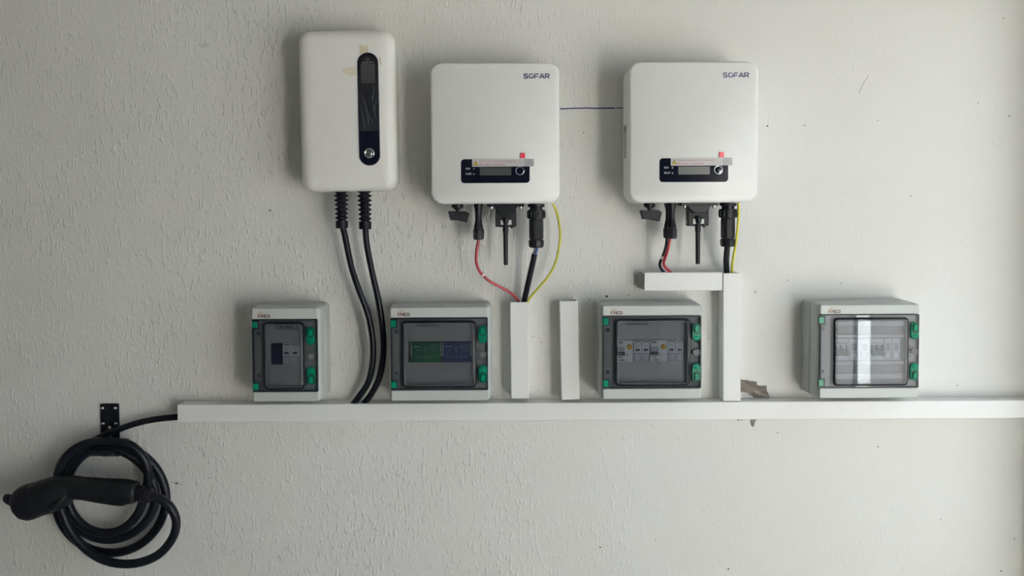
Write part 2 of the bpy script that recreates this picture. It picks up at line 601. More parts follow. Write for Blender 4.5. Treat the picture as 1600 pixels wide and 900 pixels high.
mb = MB()
lump(mb, [(1150, 590), (1159, 593), (1168, 594), (1182.5, 597), (1181, 600.5), (1190, 606.5), (1195, 604.5), (1197.5, 602.5), (1198.5, 611), (1203, 621), (1178, 621), (1168, 614), (1150, 611)], 0.010, 3)
tag(mb.build('mortar_patch', 'mortar', WALL, 25), 'patch of bare brown mortar above the trunking')
mb = MB()
lump(mb, [(1172.8, 652), (1183, 652), (1179.7, 659), (1178.6, 665.6), (1175, 666.4), (1172.5, 661.5)], 0.0012, 5)
tag(mb.build('paint_chip', 'mortar', WALL, 25), 'brown chip in the paint below the trunking')
mb = MB()
lump(mb, [(1149, 653), (1164, 653), (1161, 656.6), (1155, 656.3), (1152, 657.4)], 0.0010, 6)
mb.build('paint_chip', 'mortar', WALL, 25)
# small dark specks and pencil scribbles in the paint
mb = MB()
SPECKS = [(1577, 181, 1.8), (1568, 28, 1.6), (938, 855, 2.0), (948, 463, 3.2), (982, 461, 1.5), (912, 207, 1.8), (422, 329, 2.2), (276, 755, 2.6), (327, 747, 1.7),
          (1138, 889, 2.0), (1372, 698, 1.6), (1564, 892, 1.6), (1585, 842, 1.6), (1470, 812, 1.3), (609, 406, 1.2), (43, 168, 1.3), (1215, 676, 1.4), (921, 468, 1.4),
          (1025, 467, 1.3), (1230, 438, 1.4), (1257, 196, 1.3), (1199, 197, 2.0), (1371, 188, 1.3), (1423, 306, 1.2), (1180, 455, 1.4), (1181, 457, 1.2), (1024, 843, 1.5),
          (1528, 161, 1.2), (833, 526, 1.3), (846, 535, 1.2), (800, 520, 1.1), (1314, 443, 1.2), (474, 415, 1.1), (524, 430, 1.0), (613, 448, 1.0), (1496, 602, 1.2)]
for (x, y, r_) in SPECKS:
    p = P(x, y)
    rnd = random.Random(int(x * 7 + y))
    mb.loft([[(p.x + math.cos(a) * q, -h, p.z + math.sin(a) * q * 0.8) for a, q in [(2 * math.pi * i / 7, r_ * 0.0012 * rnd.uniform(0.5, 1.2)) for i in range(7)]] for h in (-0.0003, 0.0006)])
for ring in ([(311, 68), (313, 72), (318, 74), (324, 72), (326, 68)], [(314, 67), (317, 71), (322, 70), (321, 66)], [(1357, 118), (1349, 130), (1342, 145)], [(268, 753), (276, 755.5), (285, 757)]):
    mb.ribbon([(P(x, y).x, P(x, y).z) for x, y in ring], 0.0008, -0.0002, 0.0003)
o = mb.build('paint_specks', 'speck', WALL)
tag(o, 'small dark specks and scribbles', kind='stuff')

# grey post added in the sun outside, to give a bright reflected strip
mb = MB()
mb.slab(0.024, 0.70, 0.004, [(0.002, -0.024), (0, -0.022), (0, 0.022), (0.002, 0.024)], 0, 0)
gp = thing('added_strip_post', 'added grey square post outside the opening, source of a reflected strip', 'post', (1.366, -1.66, 0.68), 0, -0.70)
mb.build('post_shaft', 'post', gp)
mb = MB()
mb.slab(0.034, 0.008, 0.003, [(0.0, -0.034), (0, 0.034)], 0, 0.705)
mb.build('post_cap', 'post', gp)


# ------------------------------------------------------------------ trunking
def trunking(name, label, a, b, w, depth, closed_a=False, sink=0.0):
    """a, b: (x, z) ends of the centre line; local x runs from a to b"""
    a, b = Vector((a[0], 0, a[1])), Vector((b[0], 0, b[1]))
    v = b - a
    ang = -math.atan2(v.z, v.x)
    L_ = v.length
    t = thing(name, label, 'trunking', a, ang)
    h = w / 2
    mb = MB()
    mb.box(0, L_, -0.0020, 0, -h + 0.001, h - 0.001)
    mb.box(0, L_, -depth + 0.0025, 0, -h + 0.001, -h + 0.0028)
    mb.box(0, L_, -depth + 0.0025, 0, h - 0.0028, h - 0.001)
    mb.build('channel', 'trunk', t)
    e = sink
    mb = MB()
    prof = [(-depth + 0.011, h - 0.0008), (-depth + 0.011, h), (-depth + 0.0012, h), (-depth, h - 0.0012), (-depth, -h + 0.0012), (-depth + 0.0012, -h),
            (-depth + 0.011, -h), (-depth + 0.011, -h + 0.0008), (-depth + 0.0018, -h + 0.0008), (-depth + 0.0018, h - 0.0008)]
    mb.loft([[(e, y, z) for y, z in prof], [(L_ - 0.0, y, z) for y, z in prof]])
    mb.build('lid', 'trunk', t)
    return t


TD = 0.045
p0, p1 = P(277.5, 646.6, TD), P(1500, 640.0, TD)
k = (p1.z - p0.z) / (p1.x - p0.x)
main_x1 = RX - 0.001
trunking('cable_trunking', 'long white horizontal cable trunking running along the wall below the enclosures', (p0.x, p0.z), (main_x1, p0.z + k * (main_x1 - p0.x)), 28.4 * S(TD), TD)
q0, q1 = P(812.7, 622.3, TD), P(811.0, 472.2, TD)
trunking('cable_trunking', 'upright white trunking with red, black and yellow wires entering its top', (q0.x, q0.z), (q1.x, q1.z), 28.4 * S(TD), TD)
q0, q1 = P(891.6, 624.4, TD), P(888.6, 470.8, TD)
trunking('cable_trunking', 'upright empty white trunking with open top, left of the enclosure with yellow buttons', (q0.x, q0.z), (q1.x, q1.z), 28.6 * S(TD), TD, sink=0.0)
q0, q1 = P(1143.6, 626.4, TD), P(1143.6, 427.0, TD)
trunking('cable_trunking', 'tall upright white trunking under the right inverter', (q0.x, q0.z), (q1.x, q1.z), 27.4 * S(TD), TD)
q0, q1 = P(1007.2, 440.2, TD), P(1128.6, 439.6, TD)
trunking('cable_trunking', 'short horizontal white trunking joining the tall upright one under the right inverter', (q0.x, q0.z), (q1.x, q1.z), 28.8 * S(TD), TD)


# ------------------------------------------------------------------ EV charger
cd = 0.10
c0 = P(543.6, 173.5, 0.085)
CH = thing('wall_charger', 'white rounded wall charger with a tall black display strip', 'charger', (c0.x, 0, c0.z), R(-0.55), -0.162)
s9 = S(0.085)
hw, hh = 74.6 * s9, 124.6 * s9
mb = MB()
mb.slab(hw, hh, 0.027, [(0.004, 0.030), (0.0, 0.034), (0.0, 0.076), (0.0012, 0.084), (0.0045, 0.091), (0.010, 0.096), (0.018, 0.099), (0.030, 0.1005)], n=10)
body = mb.build('housing', 'charger', CH, 60)
mb = MB()
mb.slab(hw - 0.012, hh - 0.012, 0.02, [(0, 0.0), (0, 0.031)], n=6)
mb.build('back_shell', 'charger_back', CH)


def cl(px, py, d):       # charger-local coordinates
    p = P(px, py, d) - Vector((c0.x, 0, c0.z))
    return Matrix.Rotation(R(0.55), 3, 'Y') @ p


q = cl(576.3, 170.8, cd)
sw, sh = 16.6 * S(cd), 87.6 * S(cd)
mb = MB()
mb.slab(sw, sh, sw - 0.0002, [(0, 0.0985), (0, 0.1016), (0.0006, 0.1022)], q.x, q.z, n=10)
rim = mb.build('display_rim', 'rim', CH)
mb = MB()
mb.slab(sw - 0.0012, sh - 0.0012, sw - 0.0014, [(0, 0.0995), (0.0, 0.1026)], q.x, q.z, n=10)
disp = mb.build('display_strip', 'panel', CH)
mb = MB()
qs = cl(575.2, 115, cd)
mb.slab(11.0 * S(cd), 15.2 * S(cd), 0.001, [(0, 0.1020), (0, 0.1030)], qs.x, qs.z, n=3)
mb.build('screen', 'screen', disp)
mb = MB()
ql = cl(575.3, 97.6, cd)
mb.box(ql.x - 0.012, ql.x + 0.012, -0.1030, -0.1022, ql.z - 0.0004, ql.z + 0.0004)
mb.ribbon([(ql.x - 0.003, ql.z + 0.004), (ql.x, ql.z + 0.007), (ql.x + 0.003, ql.z + 0.004)], 0.0009, 0.1022, 0.1030)
mb.build('print', 'pale', disp)
# wrinkled protective film over the upper part of the strip
qf0, qf1 = cl(575.5, 87, cd), cl(577, 205, cd)
mb = MB()
nx, nz = 14, 60
rnd = random.Random(4)
vs = []
for j in range(nz + 1):
    for i in range(nx + 1):
        u, t = i / nx * 2 - 1, j / nz
        half = (sw - 0.0022) * (math.sqrt(max(0.05, 1 - max(0, 1 - t * nz * 0.16) ** 2)))
        wr = 0.0006 * (math.sin(u * 9 + t * 7) * math.sin(t * 17 + u * 3) + 0.6 * math.sin(u * 21 - t * 23)) * min(1, max(0, (t - 0.28) * 5)) * min(1, (1 - t) * 8)
        vs.append((qf0.x + (qf1.x - qf0.x) * t + u * half, -(0.1040 + abs(wr)), qf0.z + (qf1.z - qf0.z) * t))
mb.add(vs, [(j * (nx + 1) + i, j * (nx + 1) + i + 1, (j + 1) * (nx + 1) + i + 1, (j + 1) * (nx + 1) + i) for j in range(nz) for i in range(nx)])
tag(mb.build('protective_film', 'film', CH, 80), 'crinkled clear film over the display strip')
for k, cr in enumerate(([(564.5, 146), (567.5, 158), (571.5, 172), (574.5, 186), (577, 196)], [(567, 149), (571.5, 162), (575, 178), (576.5, 190)], [(563.5, 160), (565.5, 172), (567, 186), (569, 200)],
                          [(583, 134), (584, 144), (582, 156)], [(580.5, 150), (583, 160), (584, 172), (588, 182)], [(588, 158), (585.5, 170), (586.5, 184)], [(569, 180), (570, 192), (572, 203)], [(576, 176), (580, 188), (586, 196)])):
    mb = MB()
    n_ = len(cr)
    mb.tube([cl(x, y, cd + 0.0042) for x, y in cr], [(0.35 + 0.65 * math.sin(math.pi * (i + 0.5) / n_)) * 0.00085 for i in range(n_)], n=6, res=4)
    mb.build('film_crease_glint', 'crease_glint', CH, 60)
qb = cl(577.4, 239.6, cd)
mb = MB()
mb.lathe_y([(7.9 * S(cd), 0.1015), (7.9 * S(cd), 0.1042), (7.0 * S(cd), 0.1052), (5.6 * S(cd), 0.1046), (5.2 * S(cd), 0.1030)], qb.x, qb.z, 32)
bt = mb.build('button', 'chrome', CH)
mb = MB()
mb.lathe_y([(5.6 * S(cd), 0.1030), (5.2 * S(cd), 0.1043), (3.6 * S(cd), 0.1054), (1.4 * S(cd), 0.1060), (0.0003, 0.1061)], qb.x, qb.z, 24)
mb.build('button_dome', 'dome', bt)
for nm, pl, mt_ in (('tape_piece', [(561.5, 70.5), (575, 70.5), (575, 84), (571, 83), (563, 85)], 'tape'),
                    ('tape_residue', [(535, 109), (546, 105), (556.5, 104), (557.5, 117), (549, 119.5), (543, 116), (536, 114)], 'tape2'),
                    ('tape_residue', [(592, 88), (595, 91), (595.8, 101), (594, 102), (593, 95)], 'tape')):
    mb = MB()
    mb.prism([(cl(x, y, cd).x, cl(x, y, cd).z) for x, y in pl], 0.0990, 0.1009)
    mb.build(nm, mt_, CH)
# ribbed strain reliefs under the charger
GD = 0.055
for (xt, xb, yb) in ((532.9, 534.3, 356.6), (569.4, 570.8, 358.2)):
    a, b = cl(xt, 296, GD), cl(xb, yb, GD)
    tot = a.z - b.z
    k = (b.x - a.x) / (b.z - a.z)
    prof = []
    z = a.z
    ribz = a.z - tot * 0.80
    nr = 7
    for i in range(nr):
        w0 = (11.4 - 0.2 * i) * S(GD)
        h_ = (a.z - ribz) / nr
        z_ = a.z - i * h_
        prof += [(w0 * 0.62, z_), (w0 * 0.98, z_ - h_ * 0.30), (w0, z_ - h_ * 0.42), (w0 * 0.98, z_ - h_ * 0.54), (w0 * 0.62, z_ - h_ * 0.84)]
    prof += [(6.4 * S(GD), ribz), (9.7 * S(GD), ribz - 0.0004), (9.7 * S(GD), b.z + 0.001), (9.0 * S(GD), b.z), (5.0 * S(GD), b.z)]
    mb = MB()
    mb.lathe_z(prof, a.x, -GD, 22, dx=k)
    mb.build('strain_relief', 'rubber', CH, 30)


def cable(name, label, cat, pts, rad, material, group=None, n=12, res=6):
    """pts: (px, py, d)"""
    p = [P(*q) for q in pts]
    base = min(p, key=lambda v: v.z)
    mb = MB()
    mb.tube(p, rad, n=n, res=res)
    o = mb.build(name, material, None, 60, off=tuple(base))
    o.location = base
    return tag(o, label, cat, group)


r_c = 4.9 * S(0.05)
cable('power_cable', 'black cable hanging from the left gland of the white charger', 'cable',
      [(534.6, 340, .055), (536, 356, .055), (538.5, 366, .055), (542, 384, .055), (550, 420, .055), (562, 456, .055), (574, 488, .052), (581, 520, .05), (583, 548, .047), (581, 576, .043), (574, 600, .038), (562, 618, .034), (553, 630, .032), (545, 640, .03)], r_c, 'cable')
cable('power_cable', 'black cable hanging from the right gland of the white charger', 'cable',
      [(570.5, 340, .055), (571, 358, .055), (572, 372, .055), (574, 388, .055), (582, 428, .055), (591, 468, .055), (597, 504, .052), (599.2, 536, .05), (598, 564, .046), (592, 592, .042), (581, 614, .036), (570, 629, .032), (561, 640, .03)], r_c, 'cable')


# ------------------------------------------------------------------ inverters
ID = 0.125
INV_C = (773.6, 208.2)
SOFAR = {
    'S': [[(0.95, .9), (.28, .9), (.1, .78), (.1, .64), (.28, .5), (.78, .5), (.95, .37), (.95, .22), (.78, .1), (.05, .1)]],
    'O': [[(.60, .9), (.32, .9), (.1, .70), (.1, .30), (.32, .1), (.73, .1), (.95, .30), (.95, .64)], [(.84, 1.02), (.84, .82)]],
    'F': [[(.98, .9), (.28, .9), (.1, .74), (.1, 0)], [(.1, .42), (.86, .42)]],
    'A': [[(.0, 0), (.42, .86), (.52, .9), (.62, .86), (1.04, 0)], [(.26, .30), (.78, .30)]],
    'R': [[(.1, 0), (.1, .9), (.76, .9), (.95, .78), (.95, .56), (.76, .42), (.2, .42)], [(.58, .42), (.98, 0)]],
}


def inverter(label, cpx, group_side):
    c = P(cpx[0], cpx[1], ID)
    t = thing('solar_inverter', label, 'inverter', (c.x, 0, c.z), 0, -0.1415)
    s = S(ID)

    def X(px, d):      # local x of a detail measured on the left inverter
        return P(px, 330, d).x - P(INV_C[0], INV_C[1], ID).x

    def Z(py, d):
        return P(773, py, d).z - P(INV_C[0], INV_C[1], ID).z

    hw, hh = 100.3 * s, 109.4 * s
    mb = MB()
    mb.slab(hw, hh, 0.0235, [(0.003, 0.030), (0.0, 0.034), (0, 0.1185), (0.0006, 0.1215), (0.002, 0.1238), (0.0042, 0.1250)], n=10)
    mb.build('housing', 'inv', t, 50)
    mb = MB()
    mb.slab(hw - 0.008, hh - 0.010, 0.012, [(0, 0.0), (0, 0.031)], n=4)
    mb.build('rear_body', 'inv_back', t)
    # maker's name
    mb = MB()
    x0, z0 = (818.4 - INV_C[0]) * s, (INV_C[1] - 124.0) * s
    H = 7.7 * s
    for i, ch in enumerate('SOFAR'):
        for st in SOFAR[ch]:
            mb.ribbon([(x0 + (i * 8.25 + p[0] * 6.9) * s, z0 + p[1] * H) for p in st], 1.55 * s, 0.1246, 0.12535)
    mb.build('logo', 'logo_blue', t)
    # display
    px = lambda v: (v - INV_C[0]) * s
    pz = lambda v: (INV_C[1] - v) * s
    mb = MB()
    mb.slab(53.6 * s, 18.6 * s, 5.4 * s, [(0, 0.1244), (0, 0.1254), (0.0003, 0.1257)], px(773.6), pz(266.9), n=6)
    dp = mb.build('display_panel', 'panel', t)
    mb = MB()
    mb.slab(24.5 * s, 6.2 * s, 0.0008, [(0, 0.1250), (0, 0.1260)], px(773.9), pz(267.5), n=3)
    mb.build('screen', 'lcd', dp)
    text_part('lettering', 'RUN', 'pale', dp, px(727.5), pz(264.3), 3.0 * s, 0.12595, 6.6 * s, bold=0.02)
    text_part('lettering', 'FAULT', 'pale', dp, px(727.5), pz(272.6), 3.0 * s, 0.12595, 9.4 * s, bold=0.02)
    for y in (263.2, 271.6):
        mb = MB()
        mb.lathe_y([(1.2 * s, 0.1252), (1.2 * s, 0.1259), (0.7 * s, 0.1260)], px(740.2), pz(y), 12)
        mb.build('indicator_light', 'rim', dp)
    mb = MB()
    n = 28
    rr_ = [(6.7, 0.1252), (6.7, 0.1262), (6.3, 0.1264), (5.7, 0.1262), (5.6, 0.1252)]
    mb.loft([[(px(811.8) + r_ * s * math.cos(2 * math.pi * i / n), -d, pz(266.8) + r_ * s * math.sin(2 * math.pi * i / n)) for i in range(n)] for r_, d in rr_], False, False)
    bt = mb.build('button_ring', 'chrome', dp)
    mb = MB()
    mb.lathe_y([(5.5 * s, 0.1252), (5.3 * s, 0.1258), (3.0 * s, 0.1260)], px(811.8), pz(266.8), 24)
    mb.build('button', 'panel', dp)
    # strip of protective film with printed notice and red pull tab
    mb = MB()
    mb.slab(41.0 * s, 5.8 * s, 0.0006, [(0, 0.1258), (0, 0.1266)], px(778.6), pz(254.2), n=2)
    fs = mb.build('film_strip', 'sticker', t)
    mb = MB()
    mb.slab(7.2 * s, 5.8 * s, 0.0006, [(0, 0.1258), (0, 0.1266)], px(826.4), pz(254.2), n=2)
    mb.build('film_end', 'sticker_end', fs)
    mb = MB()
    mb.prism([(px(743.0 - 4.2), pz(257.8)), (px(743.0 + 4.2), pz(257.8)), (px(743), pz(250.6))], 0.1262, 0.12675)
    wt = mb.build('warning_triangle', 'warn', fs)
    mb = MB()
    mb.ribbon([(px(743), pz(253.0)), (px(743), pz(255.6))], 0.9 * s, 0.1262, 0.1270)
    mb.ribbon([(px(743), pz(256.3)), (px(743), pz(257.1))], 0.9 * s, 0.1262, 0.1270)
    for e in (((738.8, 257.8), (747.2, 257.8)), ((747.2, 257.8), (743, 250.6)), ((743, 250.6), (738.8, 257.8))):
        mb.ribbon([(px(a), pz(b)) for a, b in e], 0.5 * s, 0.1262, 0.1269)
    mb.build('lettering', 'dark_print', fs)
    text_part('lettering', 'Please remove the protective', 'print_red', fs, px(749), pz(253.6), 3.4 * s, 0.12675, 56.5 * s, bold=0.01)
    text_part('lettering', 'film after installation', 'print_red', fs, px(749), pz(258.3), 3.2 * s, 0.12675, 40 * s, bold=0.01)
    mb = MB()
    mb.slab(3.5 * s, 3.9 * s, 0.0005, [(0, 0.1250), (0, 0.1275)], px(816.4), pz(243.2), n=2)
    tag(mb.build('pull_tab', 'tab', fs), 'red pull tab')
    # rating label on the left flank
    mb = MB()
    mb.box(-hw - 0.0004, -hw + 0.001, -0.080, -0.045, pz(245), pz(192))
    rl = mb.build('rating_label', 'grey_label', t)
    mb = MB()
    mb.box(-hw - 0.0007, -hw + 0.001, -0.076, -0.050, pz(204), pz(194))
    for i in range(5):
        mb.box(-hw - 0.0007, -hw + 0.001, -0.074, -0.054, pz(213.4 + i * 6), pz(212 + i * 6))
    mb.build('lettering', 'toggle', rl)

    # --- fittings under the housing
    bd = 0.065
    zt = -hh + 0.0005
    # isolator switch
    mb = MB()
    sx = X(714.8, bd)
    mb.lathe_z([(8.8 * S(bd), zt), (8.8 * S(bd), Z(324, bd)), (5.2 * S(bd), Z(325.2, bd)), (5.2 * S(bd), Z(327, bd)), (2.6 * S(bd), Z(327.5, bd)), (2.6 * S(bd), Z(331, bd))], sx, -bd, 20)
    sw_ = mb.build('switch_stem', 'black', t)
    mb = MB()
    kd = bd
    mb.prism([(X(x, kd), Z(y, kd)) for x, y in [(700.2, 329.6), (728.2, 329.6), (733.4, 333), (729.8, 347.2), (716, 344.2), (703.8, 343.4)]], kd - 0.012, kd + 0.012, 0.0015)
    mb.build('switch_knob', 'black2', sw_, 25)
    # two DC plugs, one behind the other
    for dd in (0.045, 0.082):
        x = X(747.6, 0.065)
        w = S(0.065)
        zz = lambda v: Z(v, 0.065)
        mb = MB()
        mb.lathe_z([(7.1 * w, zt), (6.6 * w, zz(322)), (5.0 * w, zz(328)), (4.7 * w, zz(333)), (4.7 * w, zz(342)), (5.2 * w, zz(346)), (6.6 * w, zz(353)), (7.4 * w, zz(356.4)), (6.2 * w, zz(356.8)), (6.2 * w, zz(357.6))], x, -dd, 16)
        pl = mb.build('dc_plug', 'black', t, 30)
        mb = MB()
        mb.lathe_z([(7.6 * w, zz(357.5)), (8.3 * w, zz(359.5)), (8.3 * w, zz(369)), (7.7 * w, zz(373)), (6.5 * w, zz(374.0)), (2.5 * w, zz(374.0))], x, -dd, 8)
        mb.build('plug_nut', 'black2', pl, 20)
    # communication stick with aerial
    w = S(bd)
    zz = lambda v: Z(v, bd)
    xx = lambda v: X(v, bd)
    mb = MB()
    mb.slab(28.6 * w, 2.6 * w, 0.0015, [(0.0006, bd - 0.026), (0, bd - 0.025), (0, bd + 0.025), (0.0006, bd + 0.026)], xx(790), zz(320.6), n=3)
    fl = mb.build('stick_flange', 'black', t)
    for x in (768.2, 813.4):
        mb = MB()
        mb.lathe_z([(2.2 * w, zz(322.6)), (2.2 * w, zz(325.6)), (1.4 * w, zz(326.8))], xx(x), -(bd + 0.014), 12)
        mb.build('screw', 'steel', fl)
    # stick body
    mb = MB()
    mb.slab(16.4 * w, 18.4 * w, 0.0035, [(0.0016, bd - 0.016), (0, bd - 0.013), (0, bd + 0.006), (0.0016, bd + 0.009)], xx(790.4), zz(336.4), n=5)
    cs = mb.build('communication_stick', 'black2', t, 40)
    mb = MB()
    mb.prism([(xx(a), zz(b)) for a, b in [(771, 322.8), (809, 322.8), (803, 331), (800, 334.5), (780.5, 334.5), (777.5, 331)]], bd + 0.004, bd + 0.020, 0.002)
    mb.build('stick_shroud', 'black', cs, 25)
    mb = MB()
    mb.prism([(xx(a), zz(b)) for a, b in [(782.2, 344), (799, 344), (799, 351.2), (782.2, 351.2)]], bd + 0.007, bd + 0.0097)
    tag(mb.build('label_patch', 'white_label', cs), 'small white label')
    mb = MB()
    mb.lathe_y([(2.2 * w, bd), (2.2 * w, bd + 0.011), (1.6 * w, bd + 0.012)], xx(799.5), zz(354.8), 12)
    mb.lathe_z([(4.4 * w, zz(340)), (4.6 * w, zz(341)), (4.6 * w, zz(347)), (3.2 * w, zz(351))], xx(790.2), -(bd + 0.011), 14)
    mb.build('aerial_joint', 'black', cs)
    mb = MB()
    mb.lathe_z([(3.4 * w, zz(348)), (4.5 * w, zz(354)), (4.5 * w, zz(361)), (3.7 * w, zz(366)), (3.6 * w, zz(380)), (3.5 * w, zz(412)), (3.0 * w, zz(413.8)), (1.2 * w, zz(414.2))], xx(789.9), -(bd + 0.006), 16)
    mb.build('aerial', 'black2', cs, 50)
    # AC plug
    x = xx(837.8)
    mb = MB()
    mb.lathe_z([(8.6 * w, zt), (8.6 * w, zz(319)), (13.2 * w, zz(319.4)), (13.2 * w, zz(323.6)), (10.0 * w, zz(324)), (10.0 * w, zz(328)), (13.9 * w, zz(328.4)), (14.0 * w, zz(336)), (13.6 * w, zz(342)), (10.4 * w, zz(342.6)), (10.4 * w, zz(344))], x, -bd, 24)
    ac = mb.build('ac_plug', 'black', t, 30)
    mb = MB()
    mb.lathe_z([(10.8 * w, zz(343.6)), (11.2 * w, zz(344.6)), (11.2 * w, zz(372)), (10.7 * w, zz(374)), (9.8 * w, zz(374.4)), (9.8 * w, zz(376))], x, -bd, 10)
    mb.build('plug_body', 'black2', ac, 20)
    mb = MB()
    for i in range(14):
        a = 2 * math.pi * i / 14
        cx_, cy_ = x + math.cos(a) * 13.8 * w, -bd + math.sin(a) * 13.8 * w
        mb.box(cx_ - 0.9 * w, cx_ + 0.9 * w, cy_ - 0.9 * w, cy_ + 0.9 * w, zz(340), zz(331))
    tag(mb.build('grip_ribs', 'black2', ac), kind='stuff')
    mb = MB()
    mb.lathe_z([(11.9 * w, zz(375.4)), (12.1 * w, zz(376.4)), (12.1 * w, zz(382.5)), (11.2 * w, zz(386)), (9.4 * w, zz(387.4)), (5 * w, zz(387.4))], x, -bd, 12)
    mb.build('plug_nut', 'black', ac, 25)
    return t


inverter('white solar inverter beside the charger, its yellow wire bowing outwards', INV_C, 0)
inverter('white solar inverter on the right, above the short horizontal trunking', (1084.2, 206.6), 1)

wr = 2.25 * S(0.05)
cable('red_wire', 'red wire sagging from the left inverter to the upright trunking', 'wire',
      [(747.5, 373.6, .082), (747.3, 378, .082), (744.8, 391, .078), (744.2, 409, .072), (748.4, 422, .066), (754.4, 430, .06), (766, 440, .052), (782, 448.4, .044), (796, 456.4, .036), (805, 464, .03), (810.5, 472, .026), (813, 485, .024)], wr, 'red_wire')
p = P(754.2, 429.6, .060)
mb = MB()
dirv = (P(766, 440, .052) - P(748.4, 422, .066)).normalized()
mb.tube([p - dirv * 0.002, p + dirv * 0.002], 3.1 * S(.06), n=12, spline=False)
o = mb.build('cable_tie', 'tie', None, 40, off=tuple(p))
o.location = p
tag(o, 'pale cable tie round the sagging red wire of the left inverter', 'cable tie')
cable('inverter_cable', 'thick black cable slanting from the left inverter into the upright trunking', 'cable',
      [(835.3, 396.6, .062), (833, 408, .058), (829, 426, .05), (823.6, 450, .04), (819, 471, .028), (817, 486, .024)], 4.5 * S(.05), 'cable')
cable('blue_core', 'short blue core wire showing between the left inverter plug and its black cable', 'wire',
      [(840, 384, .066), (839.3, 390, .066), (836.8, 398, .0625), (835.3, 402, .060)], 2.0 * S(.06), 'blue_wire')
cable('grey_core', 'short dark grey core wire showing between the left inverter plug and its black cable', 'wire',
      [(836.5, 384, .064), (835.5, 390, .064), (833.8, 398, .0610), (833.2, 402, .060)], 2.0 * S(.06), 'grey_wire')
cable('earth_wire', 'green and yellow earth wire bowing outwards beside the left inverter plug', 'wire',
      [(863.6, 318.8, .055), (865.2, 321, .055), (869, 329, .053), (873.6, 349, .05), (875.4, 369, .048), (873, 391, .046), (867, 413, .043), (856, 433, .04), (842, 449, .036), (830, 463, .03), (824.5, 472, .026), (821, 486, .022)], 1.95 * S(.05), 'earth')
cable('red_wire', 'red wire dropping from the right inverter into the short trunking', 'wire',
      [(1047.2, 371.6, .082), (1046.8, 375, .082), (1045, 383, .08), (1042, 395, .074), (1038.4, 405, .066), (1037, 411, .060), (1039, 417, .052), (1045, 423, .042), (1051, 429, .034), (1056, 437, .028)], wr, 'red_wire')
cable('black_wire', 'black wire looping beside the red wire under the right inverter', 'wire',
      [(1042, 371.4, .045), (1041.8, 375, .046), (1040.4, 385, .050), (1036.8, 397, .053), (1032.4, 407, .052), (1031, 414, .048), (1033.6, 421, .040), (1039, 427, .032), (1045, 436, .027)], wr, 'cable')
p = P(1036.6, 404.4, .060)
mb = MB()
mb.tube([p + Vector((-0.0045, 0, 0.0035)), p + Vector((0.0045, 0, -0.003))], 2.6 * S(.06), n=12, spline=False)
o = mb.build('cable_tie', 'tie', None, 40, off=tuple(p))
o.location = p
tag(o, 'pale cable tie holding the red and black wires of the right inverter', 'cable tie')
cable('inverter_cable', 'thick black cable dropping straight from the right inverter plug into the trunking', 'cable',
      [(1136.6, 380, .064), (1136.2, 388, .062), (1135.2, 398, .056), (1134.8, 410, .046), (1135.6, 426, .030), (1137, 445, .024)], 4.7 * S(.05), 'black2')
cable('earth_wire', 'green and yellow earth wire running straight down beside the right inverter plug', 'wire',
      [(1153.8, 317.4, .070), (1154.0, 320, .076), (1154.0, 330, .085), (1153.6, 345, .085), (1151, 371, .078), (1148, 391, .066), (1145, 409, .048), (1143.6, 426, .032), (1143.6, 444, .026)], 1.95 * S(.06), 'earth')


# ------------------------------------------------------------------ enclosures
BD = 0.095


